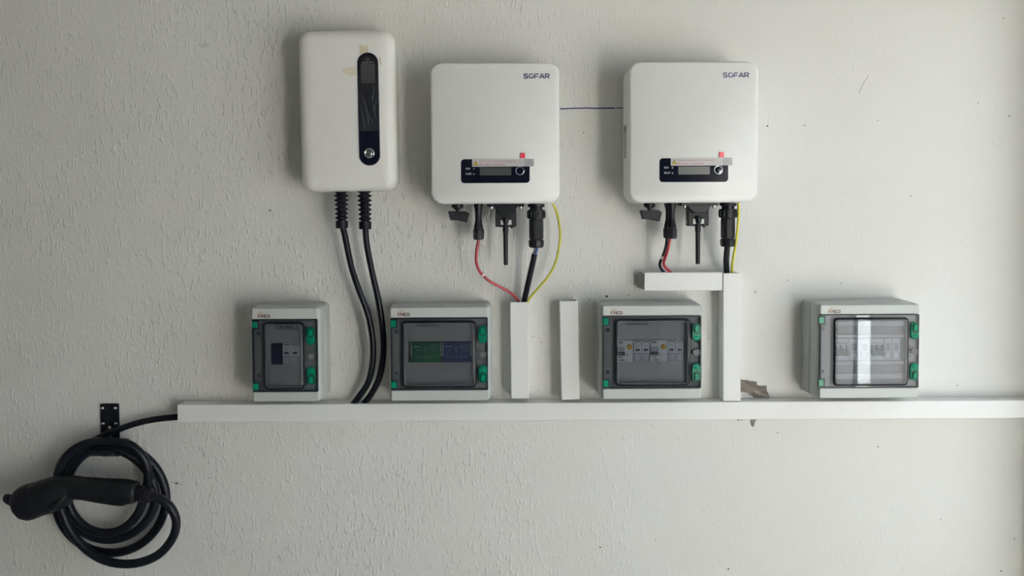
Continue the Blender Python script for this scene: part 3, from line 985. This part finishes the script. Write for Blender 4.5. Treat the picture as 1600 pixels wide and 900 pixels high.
def enclosure(label, cpx, wpx, win, latch_x, hinge_x, opening, base_w, doors, sign, ledges=False):
    """cpx: centre of the cover front; all other pixel data measured on the same box"""
    c = P(cpx[0], cpx[1], BD)
    s = S(BD)
    hw, hh = wpx / 2 * s, 73.6 * s
    bw, bh = base_w / 2, 0.1008
    t = thing('distribution_box', label, 'enclosure', (c.x, 0, c.z), 0, -bh)
    px = lambda v: (v - cpx[0]) * s
    pz = lambda v: (cpx[1] - v) * s
    mb = MB()
    # base box with hollow inside
    rings = []
    for a, b, r_, d in ((bw - .002, bh - .002, .010, 0.0), (bw, bh, .012, 0.002), (bw, bh, .012, 0.0435), (bw - .0008, bh - .0008, .011, 0.0455), (bw - .0030, bh - .0030, .010, 0.0468),
                        (bw - .006, bh - .006, .009, 0.045), (bw - .006, bh - .006, .009, 0.004)):
        rings.append(rrect(a, b, r_, -d, 0, 0))
    mb.loft(rings, True, True)
    mb.build('base_box', 'box_base', t, 40)
    wx0, wx1, wy0, wy1 = [f(v) for f, v in zip((px, px, pz, pz), win)]
    wcx, wcz, whw, whh = (wx0 + wx1) / 2, (wy0 + wy1) / 2, (wx1 - wx0) / 2, (wy0 - wy1) / 2
    # cover: shoulders, front face, window aperture
    rings = []
    for a, b, r_, d in ((hw + .0030, hh + .0005, .010, 0.046), (hw + .0030, hh + .0005, .010, 0.0482), (hw + .0050, hh + .0022, .010, 0.0488), (hw + .0056, hh + .0028, .010, 0.0505), (hw + .0048, hh + .0024, .010, 0.0745), (hw + .0042, hh + .0020, .009, 0.0835), (hw + .0020, hh + .0010, .007, 0.0880), (hw, hh, .005, 0.0895)):
        rings.append(rrect(a, b, r_, -d, 0, 0))
    rings.append(rrect(whw - .002, whh - .002, .007, -0.0895, wcx, wcz))
    rings.append(rrect(whw - .002, whh - .002, .007, -0.066, wcx, wcz))
    mb = MB()
    mb.loft(rings, False, False)
    cov = mb.build('cover', 'box', t, 40)
    dz0, dz1 = pz(doors[0]), pz(doors[1])
    # header and foot of the cover stand flush with the door
    for nm, za, zb in (('header', dz0 + .0006, hh), ('footer', -hh, dz1 - .0006)):
        mb = MB()
        mb.slab(hw, (zb - za) / 2, .003, [(0, 0.085), (0, 0.0945), (0.0012, 0.0958)], 0, (za + zb) / 2, n=3)
        mb.build(nm, 'box', cov, 40)
    # maker's mark on the header: rising sun over the word
    lx, lz = px(sign[0]), pz(sign[1])
    q = s
    text_part('logo', 'K', 'brown_print', t, lx, lz, 4.7 * q, 0.0961, 3.7 * q, bold=0.05)
    text_part('logo', 'I', 'red_print', t, lx + 4.0 * q, lz, 4.7 * q, 0.0961, 1.4 * q, bold=0.03)
    text_part('logo', 'N', 'brown_print', t, lx + 5.7 * q, lz, 4.7 * q, 0.0961, 4.0 * q, bold=0.05)
    mb = MB()
    mb.frame(4.5 * q, 2.4 * q, 0.0006, 1.25 * q, 0.0955, 0.0962, lx + 14.2 * q, lz + 2.15 * q, n=2)
    mb.box(lx + 12.7 * q, lx + 13.2 * q, -0.0961, -0.0955, lz + 1 * q, lz + 3.4 * q)
    mb.box(lx + 15.0 * q, lx + 15.5 * q, -0.0961, -0.0955, lz + 1 * q, lz + 3.4 * q)
    mb.build('logo', 'brown_print', t)
    mb = MB()
    for k in range(5):
        a = R(10 + 40 * k)
        mb.ribbon([(lx + 4.4 * q + math.cos(a) * 2.6 * q, lz + 5.6 * q + math.sin(a) * 2.6 * q), (lx + 4.4 * q + math.cos(a) * 4.7 * q, lz + 5.6 * q + math.sin(a) * 4.7 * q)], 0.6 * q, 0.0955, 0.0961)
    mb.prism([(lx + 4.4 * q + 1.3 * q * math.cos(2 * math.pi * i / 10), lz + 6.0 * q + 1.1 * q * math.sin(2 * math.pi * i / 10)) for i in range(10)], 0.0955, 0.0961)
    mb.build('logo', 'ray_print', t)
    # smoked door with a raised window
    dcz, dhh = (dz0 + dz1) / 2, (dz0 - dz1) / 2
    rings = [rrect(whw - .0034, whh - .0034, .007, -0.1012, wcx, wcz), rrect(whw - .0030, whh - .0030, .0075, -0.0902, wcx, wcz),
             rrect(hw - .0002, dhh, .0015, -0.0902, 0, dcz), rrect(hw - .0002, dhh, .0015, -0.0958, 0, dcz), rrect(hw - .0012, dhh - .001, .0015, -0.0968, 0, dcz),
             rrect(whw, whh, .0085, -0.0968, wcx, wcz), rrect(whw - .002, whh - .002, .0085, -0.1030, wcx, wcz), rrect(whw - .0042, whh - .0042, .0075, -0.1046, wcx, wcz)]
    mb = MB()
    mb.loft(rings, True, True)
    door = mb.build('door', 'smoke', t, 10)
    tag(door, 'smoked clear door')
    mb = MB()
    mb.frame(whw + .0006, whh + .0006, .0092, .0030, 0.0964, 0.0975, wcx, wcz)  # dark ring added for the darker look of the raised window side
    mb.build('window_edge_dark', 'edge_dark', door)
    mb = MB()
    mb.frame(whw - .0058, whh - .0050, .0065, .0009, 0.1040, 0.1050, wcx, wcz)
    mb.build('window_bevel', 'door_line', door)
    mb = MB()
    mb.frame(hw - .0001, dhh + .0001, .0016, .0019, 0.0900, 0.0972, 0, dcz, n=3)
    mb.build('door_edge', 'edge_dark', door)
    # green hinges and the screws between them
    for (y0, y1) in ((doors[0] + 2.0, doors[0] + 15.5), (doors[1] - 14.5, doors[1] - 1.2)):
        mb = MB()
        mb.slab(5.4 * s, (y1 - y0) / 2 * s, 0.001, [(0, 0.094), (0, 0.0976)], px(hinge_x + 5.6), pz((y0 + y1) / 2), n=2)
        hg = mb.build('hinge', 'edge_dark', t)
        mb = MB()
        mb.slab(4.1 * s, (y1 - y0 - 3) / 2 * s, 0.001, [(0, 0.094), (0, 0.0984), (0.0008, 0.0992)], px(hinge_x + 4.4), pz((y0 + y1) / 2 - 0.6), n=3)
        mb.build('hinge_clip', 'green', hg)
        mb = MB()
    for y in (doors[0] + 22.4, doors[1] - 25.2):
        mb = MB()
        mb.lathe_y([(2.9 * s, 0.0885), (2.9 * s, 0.0899), (2.2 * s, 0.0904)], px(hinge_x + 8.4), pz(y), 14)
        mb.build('cover_screw', 'disc', cov)
    # latches
    H = doors[1] - doors[0]
    for sgn, yc in ((1, doors[0] + 26.0), (-1, doors[1] - 25.0)):
        lxx, lzz = px(latch_x), pz(yc)
        mb = MB()
        mb.slab(6.6 * s, 14.0 * s, 6.5 * s, [(0, 0.0955), (0, 0.0985), (0.0010, 0.0996)], lxx, lzz, n=8)
        lt = mb.build('latch', 'green', t, 40)
        mb = MB()
        kz = lzz + sgn * 4.6 * s
        mb.slab(5.8 * s, 8.0 * s, 5.5 * s, [(0, 0.0990), (0, 0.1000)], lxx + 0.4 * s, kz, n=8)
        mb.build('latch_recess_shade', 'green_dark', lt)  # flat pad, no hollow; its dark green paints the shade
        mb = MB()
        mb.slab(3.3 * s, 5.4 * s, 3.1 * s, [(0, 0.0992), (0, 0.1022), (0.0012, 0.1034)], lxx - 0.2 * s, kz + sgn * 1.0 * s, n=8)
        mb.build('latch_knob', 'green', lt, 40)
        mb = MB()
        mb.slab(4.2 * s, 2.4 * s, 2.2 * s, [(0, 0.0990), (0, 0.1006), (0.0008, 0.1012)], lxx + 0.3 * s, lzz - sgn * 8.2 * s, n=6)
        mb.build('latch_catch', 'green', lt, 40)
    mb = MB()
    n = 20
    mb.loft([[(px(latch_x + 0.4) + r_ * s * math.cos(2 * math.pi * i / n), -d, pz((doors[0] + doors[1]) / 2 + 0.8) + r_ * s * math.sin(2 * math.pi * i / n)) for i in range(n)] for r_, d in ((5.4, 0.0962), (5.4, 0.0975), (3.9, 0.0975), (3.9, 0.0962))], False, False)
    mb.lathe_y([(3.9 * s, 0.0962), (3.6 * s, 0.0972), (1.2 * s, 0.0973)], px(latch_x + 0.4), pz((doors[0] + doors[1]) / 2 + 0.8), 16)
    mb.build('lock_disc', 'disc', t)
    for y in (doors[0] + 12.2, doors[0] + 49.6, doors[1] - 49.4, doors[1] - 11.2):
        mid = abs(y - (doors[0] + doors[1]) / 2) < 15
        for xa, xb in [(px(win[1] + 0.8), px(latch_x - 5.8))] + ([(px(latch_x + 5.8), hw - .001)] if mid else []):
            mb = MB()
            mb.box(xa, xb, -0.0973, -0.0966, pz(y) - 0.0005, pz(y) + 0.0005)
            mb.build('door_seam', 'edge_dark', door)
    # inner panel with a slot for the modules, everything behind the window
    ox0, ox1, oz0, oz1 = px(opening[0]), px(opening[1]), pz(opening[2]), pz(opening[3])
    dI = 0.083
    mb = MB()
    w0, w1, z0, z1 = wcx - whw + .001, wcx + whw - .001, wcz + whh - .001, wcz - whh + .001
    mb.box(w0, ox0, -dI, -0.078, z1, z0)
    mb.box(ox1, w1, -dI, -0.078, z1, z0)
    mb.box(ox0, ox1, -dI, -0.078, oz0, z0)
    mb.box(ox0, ox1, -dI, -0.078, z1, oz1)
    inner = mb.build('inner_panel', 'inner_dark' if ledges else 'inner', t)
    if ledges:
        for (ya, yb) in ((502.5, 510.5), (523.2, 528.4), (565.5, 571.5), (585, 594)):
            mb = MB()
            mb.slab((w1 - w0) / 2 - .003, (yb - ya) / 2 * s, 0.001, [(0, 0.081), (0, 0.0855), (0.0008, 0.0865)], wcx, pz((ya + yb) / 2), n=2)
            mb.build('panel_ledge', 'inner2', inner)
    # type plate
    tx0, tx1, ty0, ty1 = [f(v) for f, v in zip((px, px, pz, pz), sign[2])]
    mb = MB()
    mb.frame((tx1 - tx0) / 2, (ty0 - ty1) / 2, 0.0004, 0.0010, 0.082, 0.0842, (tx0 + tx1) / 2, (ty0 + ty1) / 2, n=2)
    tp = mb.build('type_plate', 'dark_print', t)
    text_part('lettering', sign[3], 'dark_print', tp, (tx0 + tx1) / 2, ty1 + (ty0 - ty1) * 0.25, (ty0 - ty1) * 0.5, 0.0838, (tx1 - tx0) * 0.74, align='CENTER', bold=0.02)
    return dict(c=c, px=px, pz=pz, s=s)


def module(e, name, label, cat, x0, x1, y0, y1, style, group=None, col='dev_grey'):
    """one DIN-rail module standing in the slot of enclosure e"""
    s = e['s']
    X0, X1, Z0, Z1 = e['px'](x0), e['px'](x1), e['pz'](y1), e['pz'](y0)
    cx, cz = (X0 + X1) / 2, (Z0 + Z1) / 2
    w, h = X1 - X0, Z1 - Z0
    t = thing(name, label, cat, (e['c'].x + cx, 0, e['c'].z + cz), 0, -h / 2 - 0.018, group)
    f = 0.086
    g = 0.0003
    mb = MB()
    # stepped profile: terminal shoulders behind the panel, nose through the slot
    prof = [(-0.012, -h / 2 - 0.018), (-0.066, -h / 2 - 0.018), (-0.066, -h / 2 + g), (-f, -h / 2 + g), (-f, h / 2 - g), (-0.066, h / 2 - g), (-0.066, h / 2 + 0.018), (-0.012, h / 2 + 0.018)]
    mb.loft([[(x, y, z) for y, z in prof] for x in (-w / 2 + g, w / 2 - g)])
    mb.build('body', col, t, 30)
    if style == 'surge':
        mb = MB()
        mb.box(-w * .36, w * .36, -f - .0006, -f + .001, h * .40, h * .44)
        mb.box(-w * .44, w * .44, -f - .0004, -f + .001, h * .325, h * .335)
        mb.build('print', 'dev_line', t)
        mb = MB()
        mb.box(-w * .26, w * .26, -f - .0012, -f + .001, -h * .01, h * .10)
        mb.build('status_window', 'dev_line', t)
        mb = MB()
        mb.slab(w * .36, h * .17, 0.0008, [(0, f - .001), (0, f + .0012), (0.0006, f + .0018)], 0, -h * .29, n=2)
        pg = mb.build('plug_face', 'dev_mid', t)
        mb = MB()
        mb.frame(w * .39, h * .185, 0.0009, 0.0006, f - .001, f + .0007, 0, -h * .29, n=2)
        mb.build('plug_seam', 'dev_line', t)
        for k in range(2):
            mb = MB()
            mb.box(-w * .2, w * .2, -f - .0005, -f + .001, h * (.26 - .06 * k), h * (.275 - .06 * k))
            mb.build('print', 'toggle', t)
    elif style == 'rcbo':
        mb = MB()
        mb.box(-w * .48, -w * .02, -f - .0006, -f + .001, -h * .20, h * .18)
        mb.build('lever_slot', 'dev_mid', t)
        mb = MB()
        mb.slab(w * .23, h * .075, 0.001, [(0, f - .001), (0, f + .005), (0.0008, f + .007)], -w * .25, -h * .12, n=3)
        mb.build('lever', 'toggle', t)
        mb = MB()
        for x in (-.44, -.27, -.09):
            mb.box(w * x - .0007, w * x + .0007, -f - .0012, -f + .001, -h * .05, h * .19)
        mb.build('lever_guides', 'toggle', t)
        mb = MB()
        mb.lathe_y([(4.0 * s, f - .001), (4.0 * s, f + .0020), (3.2 * s, f + .0030), (1.5 * s, f + .0032)], w * .27, h * .19, 20)
        mb.build('test_button', 'test_yellow', t)
        mb = MB()
        mb.box(-w * .40, -w * .12, -f - .0005, -f + .001, h * .36, h * .43)
        mb.box(-w * .36, -w * .14, -f - .0005, -f + .001, -h * .30, -h * .26)
        mb.box(-w * .36, w * .0, -f - .0005, -f + .001, -h * .44, -h * .40)
        mb.box(w * .10, w * .16, -f - .0005, -f + .001, -h * .20, -h * .14)
        mb.build('print', 'dev_line', t)
    elif style == 'mcb':
        mb = MB()
        mb.box(-w * .46, w * .46, -f - .0005, -f + .001, h * .28, h * .30)
        mb.build('print', 'dev_line', t)
        mb = MB()
        for x in (-.40, -.02, .36):
            mb.box(w * x - .0016, w * x + .0016, -f - .004, -f + .001, -h * .08, h * .20)
        mb.slab(w * .47, h * .13, 0.0012, [(0, f - .001), (0, f + .006), (0.001, f + .008)], w * .02, -h * .12, n=3)
        for x in (-.26, .30):
            mb.box(w * x - .0020, w * x + .0020, -f - .005, -f + .001, -h * .28, -h * .2)
        mb.build('lever', 'toggle_teal', t)
        mb = MB()
        for x in (-.22, .17):
            mb.box(w * x - .0013, w * x + .0013, -f - .0010, -f + .001, -h * .02, h * .18)
        mb.build('lever_window', 'white_label', t)
    elif style == 'meter':
        mb = MB()
        mb.slab(w * .30, h * .20, 0.0008, [(0, f - .001), (0, f + .0008)], 0, h * .12, n=2)
        mb.build('label_patch', 'dev_mid', t)
        mb = MB()
        for k in range(4):
            mb.box(-w * .22, w * .22, -f - .0012, -f + .001, h * (.22 - .08 * k), h * (.24 - .08 * k))
        mb.frame(w * .34, h * .16, 0.0008, 0.0005, f - .001, f + .0008, 0, -h * .28, n=2)
        mb.build('print', 'dev_line', t)
    elif style == 'dc':
        mb = MB()
        for x in (-w * .49, w * .455):
            mb.box(x, x + w * .035, -f - .0015, -f + .001, -h * .2, h * .46)
        mb.build('end_rib', 'white_label', t)
        mb = MB()
        mb.box(-w * .40, -w * .16, -f - .0005, -f + .001, h * .24, h * .29)
        mb.box(-w * .32, -w * .22, -f - .0005, -f + .001, h * .08, h * .11)
        for k in range(4):
            mb.box(w * .16, w * .40, -f - .0005, -f + .001, h * (.34 - .10 * k), h * (.355 - .10 * k))
        mb.ribbon([(-w * .02, h * .34), (-w * .06, h * .10), (w * .0, h * .12), (-w * .03, -h * .06)], 0.0009, f - .001, f + .0005)
        for k in range(5):
            mb.box(-w * .34 + w * .15 * k, -w * .24 + w * .15 * k, -f - .0005, -f + .001, -h * .26, -h * .235)
            mb.box(-w * .34 + w * .15 * k, -w * .28 + w * .15 * k, -f - .0005, -f + .001, -h * .18, -h * .16)
        mb.build('print', 'print_pale', t)
        text_part('lettering', 'CE', 'print_pale', t, w * .06, h * .18, h * .12, f + .0006)
    elif style == 'blank':
        mb = MB()
        mb.frame(w * .46, h * .46, 0.001, 0.0005, f - .001, f + .0006, 0, 0, n=2)
        mb.build('seam', 'panel', t)
    return t


# narrow four-way box
e1 = enclosure('narrow grey enclosure with smoked door, left of the hanging charger cables', (445.6, 554.4), 102.4, (412.4, 475.6, 502.6, 608.4), 486.4, 394.6, (421.8, 469.4, 537, 571), 0.1500, (498.6, 612.6), (404, 495.4, (429.6, 464, 507.6, 515), 'HA 4WAY'))
module(e1, 'blank_module', 'dark navy blank module inside the narrow enclosure', 'module', 422.0, 439.4, 537, 571, 'blank', None, 'dev_navy')
module(e1, 'surge_module', 'light grey module next to the navy blank in the narrow enclosure', 'module', 439.8, 452.8, 537, 571, 'surge', 'grey modules in the boxes')
module(e1, 'surge_module', 'rightmost light grey module in the narrow enclosure', 'module', 453.0, 466.0, 537, 571, 'surge', 'grey modules in the boxes')

e2 = enclosure('grey enclosure with one green and one blue module behind its smoked door', (686.6, 553.2), 152.6, (628.6, 744.2, 501, 605.6), 754.6, 610.4, (636.4, 737.2, 534.4, 567.8), 0.2150, (496.2, 609.8), (621.6, 492.6, (650.6, 684, 503.6, 510), 'HA 8WAY'))
module(e2, 'dc_module', 'green module with lightning mark behind a smoked door', 'module', 640.6, 689.6, 534.6, 567.6, 'dc', None, 'dev_green')
module(e2, 'dc_module', 'blue module with lightning mark behind a smoked door', 'module', 690.4, 737.0, 534.6, 567.6, 'dc', None, 'dev_blue')

e3 = enclosure('grey enclosure with two yellow test buttons behind its smoked door', (1018.6, 550.4), 154.4, (960.7, 1078, 497.6, 603), 1087.8, 941.4, (964, 1071, 531.6, 566.6), 0.2165, (493.0, 607.4), (953.6, 490.0, (980, 1013.6, 500.6, 507.8), 'HA 8WAY'))
for i, (a, b, st, lb) in enumerate(((964.2, 990.4, 'rcbo', 'leftmost breaker with yellow button in the box under the short trunking'), (991, 1003.4, 'surge', 'first plain grey module right of the leftmost yellow button'),
                                (1003.8, 1016.2, 'surge', 'second plain grey module right of the leftmost yellow button'), (1016.8, 1044, 'rcbo', 'right breaker with yellow button in the box under the short trunking'),
                                (1044.4, 1056.8, 'surge', 'first plain grey module right of the right yellow button'), (1057.2, 1069.8, 'surge', 'rightmost plain grey module in the box with yellow buttons'))):
    module(e3, 'circuit_breaker' if st == 'rcbo' else 'surge_module', lb, 'breaker' if st == 'rcbo' else 'module', a, b, 532, 566.4, st, 'grey modules in the boxes' if st == 'surge' else 'breakers with yellow buttons')

e4 = enclosure('grey enclosure furthest right, with teal breaker levers behind its smoked door', (1358.2, 549.2), 154.6, (1300.7, 1418.5, 495.7, 602.6), 1428.2, 1277.6, (1304, 1410, 529.2, 564.6), 0.2165, (490.8, 606.2), (1293.4, 488.0, (1316, 1349.5, 502.6, 508.4), 'HA 8WAY'), ledges=True)
for i, (a, b, st, lb) in enumerate(((1304.2, 1328.4, 'mcb', 'left breaker with teal levers in the box furthest right'), (1328.8, 1345, 'meter', 'grey module just right of the left teal breaker'),
                                (1345.4, 1361.6, 'meter', 'grey module just left of the right teal breaker'), (1362, 1384, 'mcb', 'right breaker with teal levers in the box furthest right'),
                                (1384.4, 1396.6, 'meter', 'grey module just right of the right teal breaker'), (1397, 1409.6, 'meter', 'rightmost grey module in the box furthest right'))):
    module(e4, 'circuit_breaker' if st == 'mcb' else 'grey_module', lb, 'breaker' if st == 'mcb' else 'module', a, b, 529.6, 564.2, st, 'teal breakers' if st == 'mcb' else 'grey modules in the right box')


# ------------------------------------------------------------------ cable hook
hp = P(171.2, 657, 0.004)
HK = thing('cable_hook', 'black metal wall hook plate that carries the coiled charging cable', 'hook', (hp.x, 0, hp.z), 0, -0.075)
s0 = S(0.004)
hx = lambda v: (v - 171.2) * s0
hz = lambda v: (657 - v) * s0
mb = MB()
# plate with two round holes is cut as strips round them
mb.slab(14.7 * s0, 42 * s0, 0.003, [(0.0006, 0.0), (0, 0.0006), (0, 0.0032), (0.0006, 0.004)], hx(171.2), hz(672.4), n=4)
mb.build('plate', 'black', HK)
for (x, y) in ((160.6, 637.6), (180.8, 637.6), (160.6, 662.0), (181.0, 662.0)):
    mb = MB()
    mb.lathe_y([(2.75 * s0, 0.0035), (2.75 * s0, 0.0048), (2.2 * s0, 0.0060), (1.0 * s0, 0.0066)], hx(x), hz(y), 14)
    mb.build('screw', 'steel', HK)
for (x, y) in ((171.0, 668.0), (171.4, 680.2)):
    mb = MB()
    mb.lathe_y([(2.5 * s0, 0.0035), (2.5 * s0, 0.0043)], hx(x), hz(y), 14)
    mb.build('plate_hole', 'white_label', HK)
for x in (148.4, 169.4):
    mb = MB()
    w = 9.2 * S(0.05)
    cx_ = P(x, 700, 0.074).x - hp.x
    z1 = P(x, 714, 0.074).z - hp.z
    path = [(0.002, z1 + 0.020), (0.010, z1 + 0.006), (0.022, z1), (0.05, z1), (0.068, z1 + 0.002), (0.076, z1 + 0.008), (0.078, z1 + 0.015)]
    rings = []
    for i, (d, z) in enumerate(path):
        a, b = path[max(i - 1, 0)], path[min(i + 1, len(path) - 1)]
        tx, tz = b[0] - a[0], b[1] - a[1]
        l = math.hypot(tx, tz)
        nx_, nz_ = -tz / l * 0.002, tx / l * 0.002
        rings.append([(cx_ - w, -(d + nx_), z + nz_), (cx_ + w, -(d + nx_), z + nz_), (cx_ + w, -(d - nx_), z - nz_), (cx_ - w, -(d - nx_), z - nz_)])
    mb.loft(rings)
    mb.build('hook_arm', 'black', HK, 30)

# ------------------------------------------------------------------ charging cable and plug
pp = P(60, 800, 0.06)
CC = thing('charging_cable', 'coiled black charging cable with plug hanging from the hook', 'charging cable', (pp.x, 0, pp.z), 0, 0)


def gl(px, py, d):
    v = P(px, py, d)
    return (v.x - pp.x, v.y, v.z - pp.z)


path, rad = [], []
for (x, y, d) in ((300, 648.5, .022), (277, 651.5, .022), (255, 653.5, .022), (232, 657, .023), (208, 663, .024), (188, 670, .024), (172, 676, .024)):
    path.append((x, y, d))
    rad.append(5.0 * S(.03))
# loops: left, right, top, bottom extents in px and depth
LOOPS = [(86, 260, 686, 864, .020), (96, 244, 694, 843, .036), (104, 225, 700, 833, .050), (90, 262, 690, 876, .066)]
for li in range(3):
    A, B = LOOPS[li], LOOPS[li + 1]
    for k in range(24):
        th = 105 + 360 * k / 24 if li == 0 else 90 + 360 * k / 24
        if li == 0 and k == 0:
            th = 112
        t = max(0.0, (k / 24 - 0.70) / 0.30)
        t = t * t * (3 - 2 * t)
        l, r_, tp, bt_, d = [A[i] * (1 - t) + B[i] * t for i in range(5)]
        a = R(th if li == 0 else th)
        if li == 0:
            a = R(112 + (450 - 112) * k / 24)
        cxx = (l + r_) / 2
        rx = (r_ - l) / 2
        czz = (tp + bt_) / 2
        ry = (bt_ - tp) / 2
        path.append((cxx + rx * math.cos(a), czz - ry * math.sin(a), d))
        rad.append(7.0 * S(.05))
for (x, y, d) in ((163, 690, .062), (132, 694, .066), (107, 710, .070), (92, 735, .072), (90, 765, .072), (96, 798, .074), (113, 834, .074), (142, 864, .072), (176, 879, .072), (213, 880, .074), (247, 867, .078), (269, 842, .084), (275.5, 816, .090), (267.5, 794, .094), (253, 781, .096), (240, 775.5, .096), (228, 773, .095)):
    path.append((x, y, d))
    rad.append(6.9 * S(.07))
mb = MB()
mb.tube([gl(*q) for q in path], rad, n=14, res=4)
cab = mb.build('cable', 'cable', CC, 60)


def sect(mb, secs, n=24, pw=2.6):
    """loft through sections (px, py, half height px, half depth m, slope deg, distance)"""
    rings = []
    for (x, y, h, hd, ang, d) in secs:
        c = Vector(gl(x, y, d))
        hh_ = h * S(d)
        ux, uz = -math.sin(R(ang)), math.cos(R(ang))
        ring = []
        for i in range(n):
            a = 2 * math.pi * i / n
            ca, sa = math.cos(a), math.sin(a)
            e = 2.0 / pw
            u = math.copysign(abs(ca) ** e, ca) * hh_
            v = math.copysign(abs(sa) ** e, sa) * hd
            ring.append((c.x + ux * u, c.y - v, c.z + uz * u))
        rings.append(ring)
    mb.loft(rings)


GDp = 0.092
mb = MB()
sect(mb, [(214, 768.5, 15.5, .019, 0, GDp), (211.5, 769, 17.2, .021, -3, GDp), (205, 769.5, 18.2, .022, -14, GDp), (196, 769.6, 20.6, .023, -8, GDp), (184, 769.0, 20.6, .023, -2, GDp), (160, 766.8, 19.2, .023, 0, GDp), (130, 763, 17.6, .0235, 2, GDp), (112, 761.2, 17.8, .024, 4, GDp), (100, 762, 19, .025, 8, GDp)])
mb.build('grip', 'gun', CC, 50)
mb = MB()
sect(mb, [(118, 759, 15, .022, 14, GDp), (108, 763, 21, .026, 16, GDp), (98, 767, 25.5, .030, 17, GDp), (84, 772, 27.6, .032, 17, GDp), (68, 777, 27.6, .033, 17, GDp), (54, 781.5, 27.0, .033, 17, GDp), (50, 782.5, 26.0, .032, 17, GDp)], pw=2.2)
head = mb.build('plug_head', 'gun', CC, 50)
mb = MB()
sect(mb, [(56, 781, 27.8, .034, 17, GDp), (48, 783.5, 28.4, .0345, 17, GDp), (39, 786.5, 27.4, .034, 17, GDp), (31, 788, 23.6, .030, 16, GDp), (26, 787.6, 18.5, .024, 14, GDp), (22, 785, 12, .016, 10, GDp), (20, 783, 9.4, .012, 0, GDp), (15, 780.5, 8.0, .010, -10, GDp), (10, 778.5, 7.2, .009, -10, GDp), (7, 777.6, 5.6, .007, -10, GDp), (5.4, 777.2, 2.6, .003, -10, GDp)], pw=2.2)
mb.build('plug_cap', 'rubber', CC, 60)
# thumb guard where head and grip meet
mb = MB()
sect(mb, [(76, 797, 5, .020, 38, GDp), (82, 793, 8, .030, 36, GDp + .004), (92, 786, 9, .031, 36, GDp + .004), (104, 776, 8, .028, 36, GDp + .003), (114, 767, 4, .020, 36, GDp)], pw=2.4)
mb.build('finger_guard', 'gun', head, 50)
# ribbed collar between grip and cable
mb = MB()
secs = []
for i, x in enumerate((209, 213, 214, 218, 219, 223, 224, 228, 229, 236, 238)):
    h = (13.4, 13.4, 11.0, 11.0, 12.8, 12.8, 10.8, 10.8, 12.6, 12.0, 9.0)[i]
    secs.append((x, 770.6 + (x - 209) * 0.12, h, h * S(GDp), -6, GDp))
sect(mb, secs, pw=2.0)
mb.build('strain_relief', 'rubber', CC, 30)
